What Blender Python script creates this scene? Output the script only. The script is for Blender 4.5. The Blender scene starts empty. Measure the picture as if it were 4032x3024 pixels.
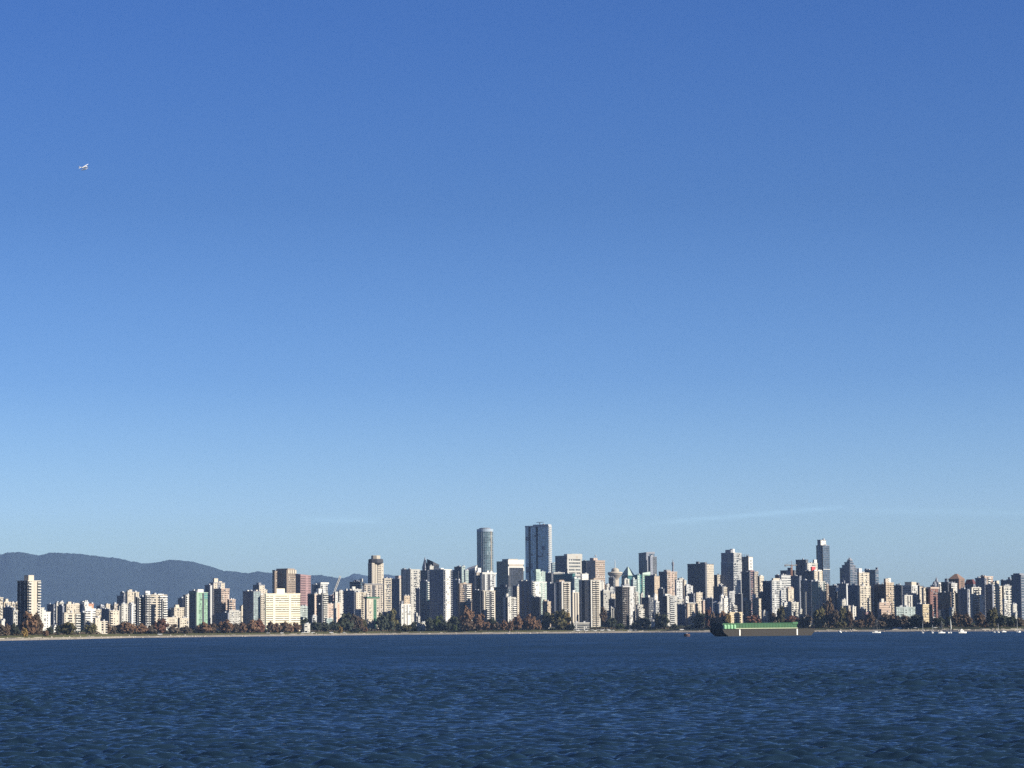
import bpy, math, random
import numpy as np
from mathutils import Vector, Matrix

SC = bpy.context.scene
COL = SC.collection
RND = random.Random(7)
NPR = np.random.RandomState(11)

# ------------------------------------------------------------------ camera
W, H, F = 4032.0, 3024.0, 10820.0          # measured on the photograph
CAM_Z = 8.0
PITCH, ROLL = math.atan(960.0 / F), math.radians(-0.5)
CR = Matrix.Rotation(math.radians(90) + PITCH, 3, 'X') @ Matrix.Rotation(ROLL, 3, 'Z')
cam = bpy.data.cameras.new('camera')
cam.sensor_width = 36.0
cam.lens = 36.0 * F / W
cam.clip_start = 1.0
cam.clip_end = 90000.0
cam_o = bpy.data.objects.new('camera', cam)
COL.objects.link(cam_o)
cam_o.matrix_world = Matrix.Translation((0, 0, CAM_Z)) @ CR.to_4x4()
SC.camera = cam_o

# ------------------------------------------------------------------ light
# (azimuth, sine of elevation) at both ends, width, strength
STREAKS = [(0.045, 0.0370, 0.126, 0.0428, 0.0009, 0.21), (0.118, 0.0410, 0.20, 0.0388, 0.0013, 0.10), (-0.080, 0.0396, -0.046, 0.0391, 0.0012, 0.14), (0.02, 0.0345, 0.08, 0.0368, 0.0016, 0.04)]
SUN_AZ, SUN_EL = math.radians(115), math.radians(24)   # clockwise from +Y (view direction)
world = bpy.data.worlds.new('World')
SC.world = world
world.use_nodes = True
wn, wl = world.node_tree.nodes, world.node_tree.links
wn.clear()
w_out = wn.new('ShaderNodeOutputWorld')
w_bg = wn.new('ShaderNodeBackground')
w_sky = wn.new('ShaderNodeTexSky')
w_sky.sky_type = 'NISHITA'
w_sky.sun_disc = False
w_sky.sun_elevation = SUN_EL
w_sky.sun_rotation = SUN_AZ
w_sky.altitude = 0.0
w_sky.air_density = 1.0
w_sky.dust_density = 0.4
w_sky.ozone_density = 2.0
w_bg.inputs['Strength'].default_value = 0.05
# the clear autumn sky: deeper blue overhead, paler down to the skyline, the same all round
TINT = [(0.0, (0.583, 0.776, 0.988)), (0.0108, (0.583, 0.776, 0.988)), (0.0293, (0.597, 0.829, 1.207)), (0.0435, (0.582, 0.817, 1.32)), (0.0898, (0.372, 0.595, 1.097)), (0.153, (0.263, 0.458, 0.886)), (0.2195, (0.233, 0.434, 0.899)), (0.5, (0.3, 0.5, 0.9)), (1.0, (0.4, 0.58, 0.92))]
w_tc = wn.new('ShaderNodeTexCoord')
w_sep = wn.new('ShaderNodeSeparateXYZ')
wl.new(w_tc.outputs['Generated'], w_sep.inputs[0])
w_mr = wn.new('ShaderNodeMapRange')
w_mr.inputs['From Max'].default_value = 1.0
wl.new(w_sep.outputs['Z'], w_mr.inputs['Value'])
w_cr = wn.new('ShaderNodeValToRGB')
for _i, (_z, _c) in enumerate(TINT):
    _e = w_cr.color_ramp.elements[0] if _i == 0 else w_cr.color_ramp.elements.new(min(1.0, _z)) if _i < len(TINT) - 1 else w_cr.color_ramp.elements[-1]
    _e.position = min(1.0, _z)
    _e.color = (_c[0] * .5, _c[1] * .5, _c[2] * .5, 1)
wl.new(w_mr.outputs[0], w_cr.inputs['Fac'])
w_x2 = wn.new('ShaderNodeVectorMath'); w_x2.operation = 'SCALE'; w_x2.inputs['Scale'].default_value = 2.0
wl.new(w_cr.outputs[0], w_x2.inputs[0])
w_mul = wn.new('ShaderNodeVectorMath'); w_mul.operation = 'MULTIPLY'
wl.new(w_sky.outputs[0], w_mul.inputs[0]); wl.new(w_x2.outputs[0], w_mul.inputs[1])
# thin streaks of high cloud low over the skyline, each along its own line in the sky
def w_math(op, a, b=None, c=None):
    m = wn.new('ShaderNodeMath'); m.operation = op
    for k, v in enumerate((a, b, c)):
        if v is None:
            continue
        if hasattr(v, 'is_output'):
            wl.new(v, m.inputs[k])
        else:
            m.inputs[k].default_value = v
    return m.outputs[0]

w_az = w_math('DIVIDE', w_sep.outputs['X'], w_math('MAXIMUM', w_sep.outputs['Y'], 0.05))
w_nz = wn.new('ShaderNodeTexNoise'); w_nz.inputs['Scale'].default_value = 1.0; w_nz.inputs['Detail'].default_value = 5
w_map = wn.new('ShaderNodeMapping'); w_map.inputs['Scale'].default_value = (60, 60, 900)
wl.new(w_tc.outputs['Generated'], w_map.inputs['Vector']); wl.new(w_map.outputs[0], w_nz.inputs['Vector'])
w_sum = None
for (ax0, el0, ax1, el1, wid, amp) in STREAKS:
    k = (el1 - el0) / (ax1 - ax0)
    line = w_math('MULTIPLY_ADD', w_az, k, el0 - k * ax0)
    d = w_math('DIVIDE', w_math('SUBTRACT', w_sep.outputs['Z'], line), wid)
    g = w_math('EXPONENT', w_math('MULTIPLY', w_math('MULTIPLY', d, d), -1.0))
    mid, half = (ax0 + ax1) / 2, (ax1 - ax0) / 2
    q = w_math('DIVIDE', w_math('SUBTRACT', w_az, mid), half)
    win = w_math('MAXIMUM', w_math('SUBTRACT', 1.0, w_math('POWER', w_math('ABSOLUTE', q), 3.0)), 0.0)
    t = w_math('MULTIPLY', w_math('MULTIPLY', g, win), amp)
    w_sum = t if w_sum is None else w_math('ADD', w_sum, t)
w_a = w_math('MULTIPLY_ADD', w_sum, w_math('MULTIPLY_ADD', w_nz.outputs['Fac'], 1.6, -0.15), 1.0)
w_fin = wn.new('ShaderNodeVectorMath'); w_fin.operation = 'SCALE'
wl.new(w_mul.outputs[0], w_fin.inputs[0]); wl.new(w_a, w_fin.inputs['Scale'])
wl.new(w_fin.outputs[0], w_bg.inputs['Color'])
wl.new(w_bg.outputs[0], w_out.inputs['Surface'])

sun = bpy.data.lights.new('sun', 'SUN')
sun.energy = 5.0
sun.angle = math.radians(0.5)
sun.color = (1.0, 0.915, 0.75)
sun_o = bpy.data.objects.new('sun', sun)
COL.objects.link(sun_o)
sd = Vector((math.sin(SUN_AZ) * math.cos(SUN_EL), math.cos(SUN_AZ) * math.cos(SUN_EL), math.sin(SUN_EL)))
sun_o.rotation_euler = (-sd).to_track_quat('-Z', 'Y').to_euler()
sun_o.location = sd * 3000

SC.cycles.use_denoising = False
SC.cycles.use_adaptive_sampling = False
SC.view_settings.view_transform = 'Standard'
SC.view_settings.look = 'None'
SC.view_settings.gamma = 1.0
SC.view_settings.use_curve_mapping = False
SC.view_settings.exposure = 1.2

# ------------------------------------------------------------------ pixel -> place
def ray(px, py):
    return CR @ Vector(((px - W / 2) / F, (H / 2 - py) / F, -1.0))

def at(px, py, Y):
    d = ray(px, py)
    return Vector((0, 0, CAM_Z)) + d * (Y / d.y)

def slope(px, py):
    d = ray(px, py)
    return d.x / d.y

def zat(px, py, Y):
    d = ray(px, py)
    return CAM_Z + Y * d.z / d.y

SHX = [-900, 0, 250, 500, 1000, 1500, 2000, 2500, 3000, 3500, 4032, 4900]
SHY = [2536, 2523, 2518, 2512, 2506, 2500, 2496, 2491, 2489, 2487, 2486, 2486]
_st, _sd = [], []
for _x, _y in zip(SHX, SHY):
    _d = ray(_x, _y)
    _st.append(_d.x / _d.y)
    _sd.append(CAM_Z / (-_d.z / _d.y))

def shore(t):
    return float(np.interp(t, _st, _sd))

def yw(px):
    return float(np.interp(px, SHX, SHY))

GS = [-600, -60, 0, 12, 30, 60, 120, 200, 600, 1500, 3000, 30000]
GZ = [-8, -3, 0, 1.1, 2.0, 3.4, 5.6, 7.2, 15, 30, 40, 42]

def ground(s):
    return float(np.interp(s, GS, GZ))

# ------------------------------------------------------------------ materials
MATS = {}

def nodes_of(name):
    m = bpy.data.materials.new(name)
    m.use_nodes = True
    nt = m.node_tree
    return m, nt, nt.nodes['Principled BSDF']

def mat(name, col, rough=0.85, var=0.12, scale=0.15, spec=0.3, metal=0.0, stain=0.0):
    m, nt, b = nodes_of(name)
    n, l = nt.nodes, nt.links
    tc = n.new('ShaderNodeTexCoord')
    nz = n.new('ShaderNodeTexNoise')
    nz.inputs['Scale'].default_value = scale
    nz.inputs['Detail'].default_value = 4
    l.new(tc.outputs['Object'], nz.inputs['Vector'])
    oi = n.new('ShaderNodeObjectInfo')
    add = n.new('ShaderNodeMath'); add.operation = 'ADD'
    l.new(nz.outputs['Fac'], add.inputs[0]); l.new(oi.outputs['Random'], add.inputs[1])
    mr = n.new('ShaderNodeMapRange')
    mr.inputs['From Min'].default_value = 0.3; mr.inputs['From Max'].default_value = 1.7
    mr.inputs['To Min'].default_value = 1 - var; mr.inputs['To Max'].default_value = 1 + var
    l.new(add.outputs[0], mr.inputs['Value'])
    mx = n.new('ShaderNodeVectorMath'); mx.operation = 'SCALE'
    mx.inputs[0].default_value = col
    l.new(mr.outputs[0], mx.inputs['Scale'])
    l.new(mx.outputs['Vector'], b.inputs['Base Color'])
    b.inputs['Roughness'].default_value = rough
    b.inputs['Specular IOR Level'].default_value = spec
    b.inputs['Metallic'].default_value = metal
    MATS[name] = m
    return m

WALLS = {
    'white': (.305, .298, .28), 'brightwhite': (0.41, 0.402, 0.385), 'cream': (0.325, 0.292, 0.245), 'yellow': (0.36, 0.305, 0.215),
    'beige': (0.32, 0.29, 0.245), 'tan': (0.3, 0.245, 0.19), 'grey': (.33, .33, .33), 'pale': (0.31, 0.315, 0.32),
    'slate': (.14, .15, .18), 'dark': (.075, .08, .095), 'charcoal': (.035, .037, .045), 'brown': (.20, .16, .13),
    'taupe': (.27, .24, .21), 'pink': (0.31, 0.245, 0.21), 'mauve': (.20, .13, .135), 'brick': (0.13, 0.07, 0.062),
    'terracotta': (0.3, 0.165, 0.115), 'salmon': (0.36, 0.25, 0.2), 'maroon': (.09, .035, .04), 'copper': (0.135, 0.088, 0.068),
    'teal': (.05, .16, .16), 'mint': (0.25, 0.31, 0.285), 'paleglass': (0.26, 0.3, 0.3), 'bluegrey': (.20, .25, .31),
    'roofgrey': (.16, .16, .17), 'greentrim': (.03, .09, .06), 'green': (0.2, 0.275, 0.22), 'darkbrown': (.062, .052, .047), 'bluepatch': (.13, .185, .21), 'plaster': (.66, .61, .47), 'red': (0.36, 0.05, 0.055), 'steel': (.28, .29, .31),
}
for k, c in WALLS.items():
    mat(k, c)

def glass(name, col, rough=0.12, spec=0.6, metal=0.0):
    m, nt, b = nodes_of(name)
    n, l = nt.nodes, nt.links
    tc = n.new('ShaderNodeTexCoord')
    # panes differ a little from one another: cells the size of a window bay
    vm = n.new('ShaderNodeVectorMath'); vm.operation = 'MULTIPLY'
    vm.inputs[1].default_value = (0.30, 0.30, 0.345)
    l.new(tc.outputs['Object'], vm.inputs[0])
    vf = n.new('ShaderNodeVectorMath'); vf.operation = 'FLOOR'
    l.new(vm.outputs[0], vf.inputs[0])
    wnz = n.new('ShaderNodeTexWhiteNoise'); wnz.noise_dimensions = '3D'
    l.new(vf.outputs[0], wnz.inputs['Vector'])
    mr = n.new('ShaderNodeMapRange')
    mr.inputs['To Min'].default_value = 0.55; mr.inputs['To Max'].default_value = 1.5
    l.new(wnz.outputs['Value'], mr.inputs['Value'])
    mx = n.new('ShaderNodeVectorMath'); mx.operation = 'SCALE'
    mx.inputs[0].default_value = col
    l.new(mr.outputs[0], mx.inputs['Scale'])
    l.new(mx.outputs['Vector'], b.inputs['Base Color'])
    mr2 = n.new('ShaderNodeMapRange')
    mr2.inputs['To Min'].default_value = rough; mr2.inputs['To Max'].default_value = rough + 0.2
    l.new(wnz.outputs['Value'], mr2.inputs['Value'])
    l.new(mr2.outputs[0], b.inputs['Roughness'])
    b.inputs['Specular IOR Level'].default_value = spec
    b.inputs['Metallic'].default_value = metal
    MATS[name] = m
    return m

glass('g_dark', (.016, .02, .027))
glass('g_grey', (.07, .075, .08))
glass('g_warm', (.09, .075, .055))
glass('g_blue', (.04, .07, .105), 0.1, 0.8)
glass('g_teal', (.03, .075, .085), 0.1, 0.8)
glass('g_mint', (.13, .215, .155), 0.2, 0.6)
glass('g_pale', (.17, .215, .215), 0.2, 0.6)
glass('g_sea', (.05, .092, .105), 0.12, 0.6, 0.2)
glass('g_steel', (.27, .335, .40), 0.12, 0.6, 0.4)
glass('g_shaft', (.04, .064, .098), 0.12, 0.6)
glass('g_navy', (.012, .018, .034), 0.1, 0.5)

# ------------------------------------------------------------------ mesh helpers
class MB:
    def __init__(self):
        self.v, self.f, self.m = [], [], []

    def box(self, x0, x1, y0, y1, z0, z1, mi=0):
        b = len(self.v)
        self.v += [(x0, y0, z0), (x1, y0, z0), (x1, y1, z0), (x0, y1, z0),
                   (x0, y0, z1), (x1, y0, z1), (x1, y1, z1), (x0, y1, z1)]
        self.f += [(b, b + 3, b + 2, b + 1), (b + 4, b + 5, b + 6, b + 7), (b, b + 1, b + 5, b + 4),
                   (b + 1, b + 2, b + 6, b + 5), (b + 2, b + 3, b + 7, b + 6), (b + 3, b, b + 4, b + 7)]
        self.m += [mi] * 6

    def poly(self, pts, faces, mi=0):
        b = len(self.v)
        self.v += [tuple(p) for p in pts]
        self.f += [tuple(b + i for i in f) for f in faces]
        self.m += [mi] * len(faces)

    def prism(self, ring, z0, z1, mi=0, ring2=None):
        """closed prism over a ring of (x, y); ring2 tapers the top"""
        n = len(ring)
        r2 = ring2 or ring
        pts = [(x, y, z0) for x, y in ring] + [(x, y, z1) for x, y in r2]
        fs = [tuple(range(n - 1, -1, -1)), tuple(range(n, 2 * n))]
        fs += [(i, (i + 1) % n, n + (i + 1) % n, n + i) for i in range(n)]
        self.poly(pts, fs, mi)

    def tube(self, a, b, r0, r1=None, n=6, mi=0):
        a, b = Vector(a), Vector(b)
        r1 = r0 if r1 is None else r1
        d = (b - a).normalized()
        u = d.cross(Vector((0, 0, 1)))
        if u.length < 1e-3:
            u = Vector((1, 0, 0))
        u.normalize()
        w = d.cross(u)
        pts = []
        for c, r in ((a, r0), (b, r1)):
            for i in range(n):
                t = 2 * math.pi * i / n
                pts.append(c + (u * math.cos(t) + w * math.sin(t)) * r)
        fs = [(i, (i + 1) % n, n + (i + 1) % n, n + i) for i in range(n)]
        fs += [tuple(range(n - 1, -1, -1)), tuple(range(n, 2 * n))]
        self.poly(pts, fs, mi)

    def lathe(self, prof, n=16, mi=0, cx=0.0, cy=0.0):
        """prof: list of (r, z) from bottom to top"""
        pts, fs = [], []
        for r, z in prof:
            for i in range(n):
                t = 2 * math.pi * i / n
                pts.append((cx + r * math.cos(t), cy + r * math.sin(t), z))
        for k in range(len(prof) - 1):
            for i in range(n):
                j = (i + 1) % n
                fs.append((k * n + i, k * n + j, (k + 1) * n + j, (k + 1) * n + i))
        fs.append(tuple(range(n - 1, -1, -1)))
        e = (len(prof) - 1) * n
        fs.append(tuple(range(e, e + n)))
        self.poly(pts, fs, mi)

    def mesh(self, name, mats):
        me = bpy.data.meshes.new(name)
        me.from_pydata(self.v, [], self.f)
        for m in mats:
            me.materials.append(MATS[m] if isinstance(m, str) else m)
        if len(mats) > 1:
            me.polygons.foreach_set('material_index', self.m)
        me.update()
        return me

    def build(self, name, mats, parent=None, local=None, kind=None):
        if not self.v:
            return None
        if isinstance(mats, str):
            mats = [mats]
        return link(name, self.mesh(name, mats), parent, local, kind)

def link(name, data, parent=None, local=None, kind=None):
    o = bpy.data.objects.new(name, data)
    COL.objects.link(o)
    if parent is not None:
        o.parent = parent
    if local is not None:
        o.matrix_local = local
    if kind:
        o['kind'] = kind
    return o

def tag(o, label, cat, group=None):
    o['label'] = label
    o['category'] = cat
    if group:
        o['group'] = group
    return o

def empty(name, loc, rz=0.0):
    o = bpy.data.objects.new(name, None)
    COL.objects.link(o)
    o.empty_display_size = 1.0
    o.location = loc
    o.rotation_euler = (0, 0, rz)
    return o

# ------------------------------------------------------------------ setting: water, ground, hills, haze
def water_material():
    m, nt, b = nodes_of('water_surface')
    n, l = nt.nodes, nt.links
    b.inputs['Base Color'].default_value = (.0092, .0218, .0405, 1)
    b.inputs['Roughness'].default_value = 0.09
    b.inputs['IOR'].default_value = 1.333
    geo = n.new('ShaderNodeNewGeometry')
    def noise(sx, sy, detail, rot):
        mp = n.new('ShaderNodeMapping')
        mp.inputs['Scale'].default_value = (sx, sy, 1)
        mp.inputs['Rotation'].default_value = (0, 0, rot)
        l.new(geo.outputs['Position'], mp.inputs['Vector'])
        z = n.new('ShaderNodeTexNoise')
        z.inputs['Scale'].default_value = 1.0
        z.inputs['Detail'].default_value = detail
        z.inputs['Roughness'].default_value = 0.6
        l.new(mp.outputs[0], z.inputs['Vector'])
        return z
    # facets too small or far for relief: tilt the normal directly
    f1 = noise(0.40, 0.7, 5, 0.3)
    sub = n.new('ShaderNodeVectorMath'); sub.operation = 'SUBTRACT'; sub.inputs[1].default_value = (.5, .5, .5)
    l.new(f1.outputs['Color'], sub.inputs[0])
    sp = n.new('ShaderNodeSeparateXYZ'); l.new(sub.outputs[0], sp.inputs[0])
    # wavelet normals all lean to the camera, shaped to keep out skyline reflections
    ab = n.new('ShaderNodeMath'); ab.operation = 'ABSOLUTE'; l.new(sp.outputs['Y'], ab.inputs[0])
    yy = n.new('ShaderNodeMath'); yy.operation = 'MULTIPLY_ADD'; yy.inputs[1].default_value = -FACET[0] * 1.3; yy.inputs[2].default_value = -FACET[1]
    l.new(ab.outputs[0], yy.inputs[0])
    # gusts: long bands where the chop is steeper or flatter
    g1 = noise(0.016, 0.006, 5, 0.1)
    g2 = noise(0.11, 0.03, 4, -0.1)
    gs = n.new('ShaderNodeMath'); gs.operation = 'ADD'; l.new(g1.outputs['Fac'], gs.inputs[0]); l.new(g2.outputs['Fac'], gs.inputs[1])
    gm = n.new('ShaderNodeMapRange'); gm.inputs['From Min'].default_value = .75; gm.inputs['From Max'].default_value = 1.25
    gm.inputs['To Min'].default_value = .68; gm.inputs['To Max'].default_value = 1.35
    l.new(gs.outputs[0], gm.inputs['Value'])
    yg = n.new('ShaderNodeMath'); yg.operation = 'MULTIPLY'; l.new(yy.outputs[0], yg.inputs[0]); l.new(gm.outputs[0], yg.inputs[1])
    rel = n.new('ShaderNodeAttribute'); rel.attribute_name = 'relief'
    rm = n.new('ShaderNodeMapRange'); rm.inputs['To Min'].default_value = 1.0; rm.inputs['To Max'].default_value = RELIEF_FACET
    l.new(rel.outputs['Fac'], rm.inputs['Value'])
    xx = n.new('ShaderNodeMath'); xx.operation = 'MULTIPLY'; xx.inputs[1].default_value = FACET[0]
    l.new(sp.outputs['X'], xx.inputs[0])
    cb = n.new('ShaderNodeCombineXYZ'); l.new(xx.outputs[0], cb.inputs['X']); l.new(yg.outputs[0], cb.inputs['Y'])
    cs = n.new('ShaderNodeVectorMath'); cs.operation = 'SCALE'
    l.new(cb.outputs[0], cs.inputs[0]); l.new(rm.outputs[0], cs.inputs['Scale'])
    ad = n.new('ShaderNodeVectorMath'); ad.operation = 'ADD'
    l.new(geo.outputs['Normal'], ad.inputs[0]); l.new(cs.outputs[0], ad.inputs[1])
    nm = n.new('ShaderNodeVectorMath'); nm.operation = 'NORMALIZE'
    l.new(ad.outputs[0], nm.inputs[0])
    l.new(nm.outputs[0], b.inputs['Normal'])
    return m

FACET = (2.4, 0.12)
RELIEF_FACET = 0.21
MATS['water'] = water_material()

def build_water():
    rs = [20.0, 50.0, 80.0]
    r = 100.0
    while r < 800:
        rs.append(r)
        r += 0.12 + (r - 100) * 0.0013
    while r < 5200:
        rs.append(r)
        r += r * 0.03
    rs = np.array(rs)
    ts = np.concatenate([np.linspace(-0.34, -0.215, 12), np.linspace(-0.21, 0.21, 540), np.linspace(0.215, 0.34, 12)])
    nt_ = len(ts)
    Y, T = np.meshgrid(rs, ts, indexing='ij')
    X = Y * T
    Z = np.zeros_like(X)
    fade = np.clip((800 - Y) / 400, 0, 1) * np.clip((Y - 60) / 40, 0, 1)
    rg = np.random.RandomState(3)
    for k in range(80):
        lam = 0.42 * (3.4 / 0.42) ** rg.rand()
        th = rg.normal(0, 0.42) + 0.2
        kx, ky = math.sin(th) * 2 * math.pi / lam, math.cos(th) * 2 * math.pi / lam
        amp = 0.0178 * lam ** 0.9
        # a short wave is dropped where the mesh is too coarse to carry it
        cell = np.maximum(0.12 + (Y - 100) * 0.0013, Y * 0.42 / 540)
        keep = np.clip((lam / cell - 2.2) / 2.0, 0, 1)
        ph = kx * X + ky * Y + rg.rand() * 6.283
        s = np.sin(ph)
        Z += amp * keep * (s + 0.25 * np.cos(2 * ph))
    for k in range(12):                                         # the longer seas under the chop
        lam = rg.uniform(4.5, 11)
        th = rg.normal(0, 0.3) + 0.1
        kx, ky = math.sin(th) * 2 * math.pi / lam, math.cos(th) * 2 * math.pi / lam
        Z += 0.0026 * lam * np.sin(kx * X + ky * Y + rg.rand() * 6.283)
    # wind patches make the chop uneven
    patch = 1 + 0.5 * np.sin(X * 0.021 + 1.3 + np.sin(Y * 0.013)) * np.sin(Y * 0.017 + 0.6 + np.sin(X * 0.009))
    Z *= fade * patch
    nr = len(rs)
    co = np.stack([X, Y, Z], -1).reshape(-1, 3)
    i = np.arange((nr - 1) * (nt_ - 1))
    a = (i // (nt_ - 1)) * nt_ + i % (nt_ - 1)
    fc = np.stack([a, a + 1, a + nt_ + 1, a + nt_], -1)
    me = bpy.data.meshes.new('water')
    me.vertices.add(len(co)); me.vertices.foreach_set('co', co.ravel())
    me.loops.add(fc.size); me.loops.foreach_set('vertex_index', fc.ravel().astype(np.int32))
    me.polygons.add(len(fc))
    me.polygons.foreach_set('loop_start', np.arange(0, fc.size, 4, dtype=np.int32))
    me.polygons.foreach_set('use_smooth', np.ones(len(fc), dtype=bool))
    at_ = me.attributes.new('relief', 'FLOAT', 'POINT')       # where the mesh itself carries the chop
    at_.data.foreach_set('value', np.clip((780 - Y) / 460, 0, 1).ravel().astype(np.float32))
    me.materials.append(MATS['water'])
    me.update(calc_edges=True)
    return link('water', me, kind='structure')

build_water()

def ground_material():
    m, nt, b = nodes_of('shore_ground')
    n, l = nt.nodes, nt.links
    at_ = n.new('ShaderNodeAttribute'); at_.attribute_name = 'inland'
    geo = n.new('ShaderNodeNewGeometry')
    nz = n.new('ShaderNodeTexNoise'); nz.inputs['Scale'].default_value = 0.03; nz.inputs['Detail'].default_value = 6
    l.new(geo.outputs['Position'], nz.inputs['Vector'])
    ms = n.new('ShaderNodeMath'); ms.operation = 'MULTIPLY_ADD'; ms.inputs[1].default_value = 22; ms.inputs[2].default_value = -11
    l.new(nz.outputs['Fac'], ms.inputs[0])
    ad = n.new('ShaderNodeMath'); ad.operation = 'ADD'
    l.new(at_.outputs['Fac'], ad.inputs[0]); l.new(ms.outputs[0], ad.inputs[1])
    mr = n.new('ShaderNodeMapRange'); mr.inputs['From Min'].default_value = -20; mr.inputs['From Max'].default_value = 180
    l.new(ad.outputs[0], mr.inputs['Value'])
    cr = n.new('ShaderNodeValToRGB')
    e = cr.color_ramp.elements
    def pos(s): return (s + 20) / 200
    e[0].position = 0; e[0].color = (.10, .09, .08, 1)
    e[1].position = pos(3); e[1].color = (.22, .195, .165, 1)
    for s, c in ((24, (.25, .225, .19, 1)), (33, (.13, .11, .07, 1)), (44, (.075, .075, .032, 1)), (110, (.06, .065, .03, 1)), (150, (.10, .10, .095, 1))):
        q = e.new(pos(s)); q.color = c
    l.new(mr.outputs[0], cr.inputs['Fac'])
    n2 = n.new('ShaderNodeTexNoise'); n2.inputs['Scale'].default_value = 0.25; n2.inputs['Detail'].default_value = 5
    l.new(geo.outputs['Position'], n2.inputs['Vector'])
    mr2 = n.new('ShaderNodeMapRange'); mr2.inputs['To Min'].default_value = .6; mr2.inputs['To Max'].default_value = 1.4
    l.new(n2.outputs['Fac'], mr2.inputs['Value'])
    sc = n.new('ShaderNodeVectorMath'); sc.operation = 'SCALE'
    l.new(cr.outputs[0], sc.inputs[0]); l.new(mr2.outputs[0], sc.inputs['Scale'])
    l.new(sc.outputs[0], b.inputs['Base Color'])
    b.inputs['Roughness'].default_value = 0.95
    b.inputs['Specular IOR Level'].default_value = 0.1
    return m

MATS['ground'] = ground_material()

def build_ground():
    ts = np.linspace(-0.34, 0.34, 300)
    ss = [-500, -120, -40, -15, -6, 0, 4, 8, 12, 18, 24, 30, 38, 48, 60, 80, 100, 120, 150, 200, 300, 450, 600, 900, 1500, 3000, 5500, 8200, 30000]
    v, fs, inl = [], [], []
    for i, s in enumerate(ss):
        for j, t in enumerate(ts):
            Yd = shore(t) + s * (1.0 if s < 3000 else 1.0)
            if s == ss[-1]:
                Yd = 29500
            wob = (math.sin(t * 260 + 1) + math.sin(t * 611 + 2) * .6 + math.sin(t * 1500) * .4) * 7.0 if -50 < s < 70 else 0
            v.append((Yd * t, Yd + wob, ground(s)))
            inl.append(s)
    n = len(ts)
    for i in range(len(ss) - 1):
        for j in range(n - 1):
            fs.append((i * n + j, i * n + j + 1, (i + 1) * n + j + 1, (i + 1) * n + j))
    me = bpy.data.meshes.new('ground')
    me.from_pydata(v, [], fs)
    a = me.attributes.new('inland', 'FLOAT', 'POINT')
    a.data.foreach_set('value', inl)
    me.materials.append(MATS['ground'])
    me.polygons.foreach_set('use_smooth', [True] * len(fs))
    me.update()
    return link('ground', me, kind='structure')

build_ground()

mat('forest_slope', (.016, .027, .034), 0.95, 0.5, 0.0016, 0.05)

def hill(name, D, prof, seed, depth=5200, drop=0.0):
    """a ridge: crest traced at its own distance, slopes falling to both sides"""
    rg = np.random.RandomState(seed)
    xs = np.arange(prof[0][0], prof[-1][0] + 1, 6.0)
    ys = np.interp(xs, [p[0] for p in prof], [p[1] for p in prof])
    ysm = np.convolve(np.pad(ys, 10, 'edge'), np.ones(21) / 21, 'valid')
    ys = ys + rg.normal(0, 0.7, len(xs)) + np.convolve(rg.normal(0, 1.4, len(xs)), np.ones(5) / 5, 'same')
    rows = 22
    v, fs = [], []
    n = len(xs)
    bump = rg.normal(0, 1, (rows, n))
    for _ in range(3):
        bump = (bump + np.roll(bump, 1, 1) + np.roll(bump, -1, 1)) / 3
    spur = np.convolve(rg.normal(0, 1, n), np.ones(25) / 25, 'same')
    for r in range(rows):
        k = r / (rows - 1)                    # 0 foot towards the city, ~0.62 crest, 1 behind
        q = (k - 0.62) * depth
        for j in range(n):
            near = max(0.0, 1 - abs(k - 0.62) / 0.10)
            p = at(xs[j], ys[j] * near + ysm[j] * (1 - near), D)
            base = 40.0
            if k <= 0.62:
                hgt = (k / 0.62) ** 1.25
            else:
                hgt = 1 - (k - 0.62) / 0.38 * 0.9
            z = base + (p.z - base) * hgt
            if 0 < r and abs(k - .62) > .02:
                z += bump[r, j] * 3 * (1 - abs(k - .6)) + spur[j] * 0 * math.sin(k / 0.62 * math.pi) * (k < .62)
            v.append((p.x * (D + q) / D, D + q, z))
    for r in range(rows - 1):
        for j in range(n - 1):
            fs.append((r * n + j, r * n + j + 1, (r + 1) * n + j + 1, (r + 1) * n + j))
    me = bpy.data.meshes.new(name)
    me.from_pydata(v, [], fs)
    me.materials.append(MATS['forest_slope'])
    me.polygons.foreach_set('use_smooth', [True] * len(fs))
    me.update()
    o = link(name, me, kind='structure')
    return o

hill('mountain', 21000, [(-420, 2235), (-250, 2215), (-120, 2205), (-40, 2195), (0, 2183), (30, 2175), (75, 2172), (110, 2179), (155, 2187), (200, 2174),
     (255, 2177), (300, 2180), (370, 2187), (450, 2196), (490, 2203), (515, 2210), (540, 2212), (560, 2217), (600, 2216),
     (640, 2209), (670, 2204), (720, 2207), (765, 2211), (795, 2222), (830, 2229), (860, 2240), (880, 2249), (930, 2251),
     (980, 2258), (1015, 2250), (1030, 2251), (1070, 2256), (1130, 2258), (1190, 2266), (1220, 2265), (1260, 2264),
     (1290, 2270), (1330, 2275), (1375, 2276), (1430, 2282), (1500, 2300), (1580, 2320), (1700, 2400), (1800, 2450)], 5)
hill('far_mountain', 25500, [(1290, 2300), (1350, 2276), (1372, 2268), (1388, 2259), (1400, 2258), (1415, 2259), (1432, 2263), (1447, 2266),
     (1470, 2262), (1500, 2260), (1530, 2261), (1560, 2268), (1620, 2290), (1700, 2350), (1800, 2430)], 9, 3000)

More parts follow.
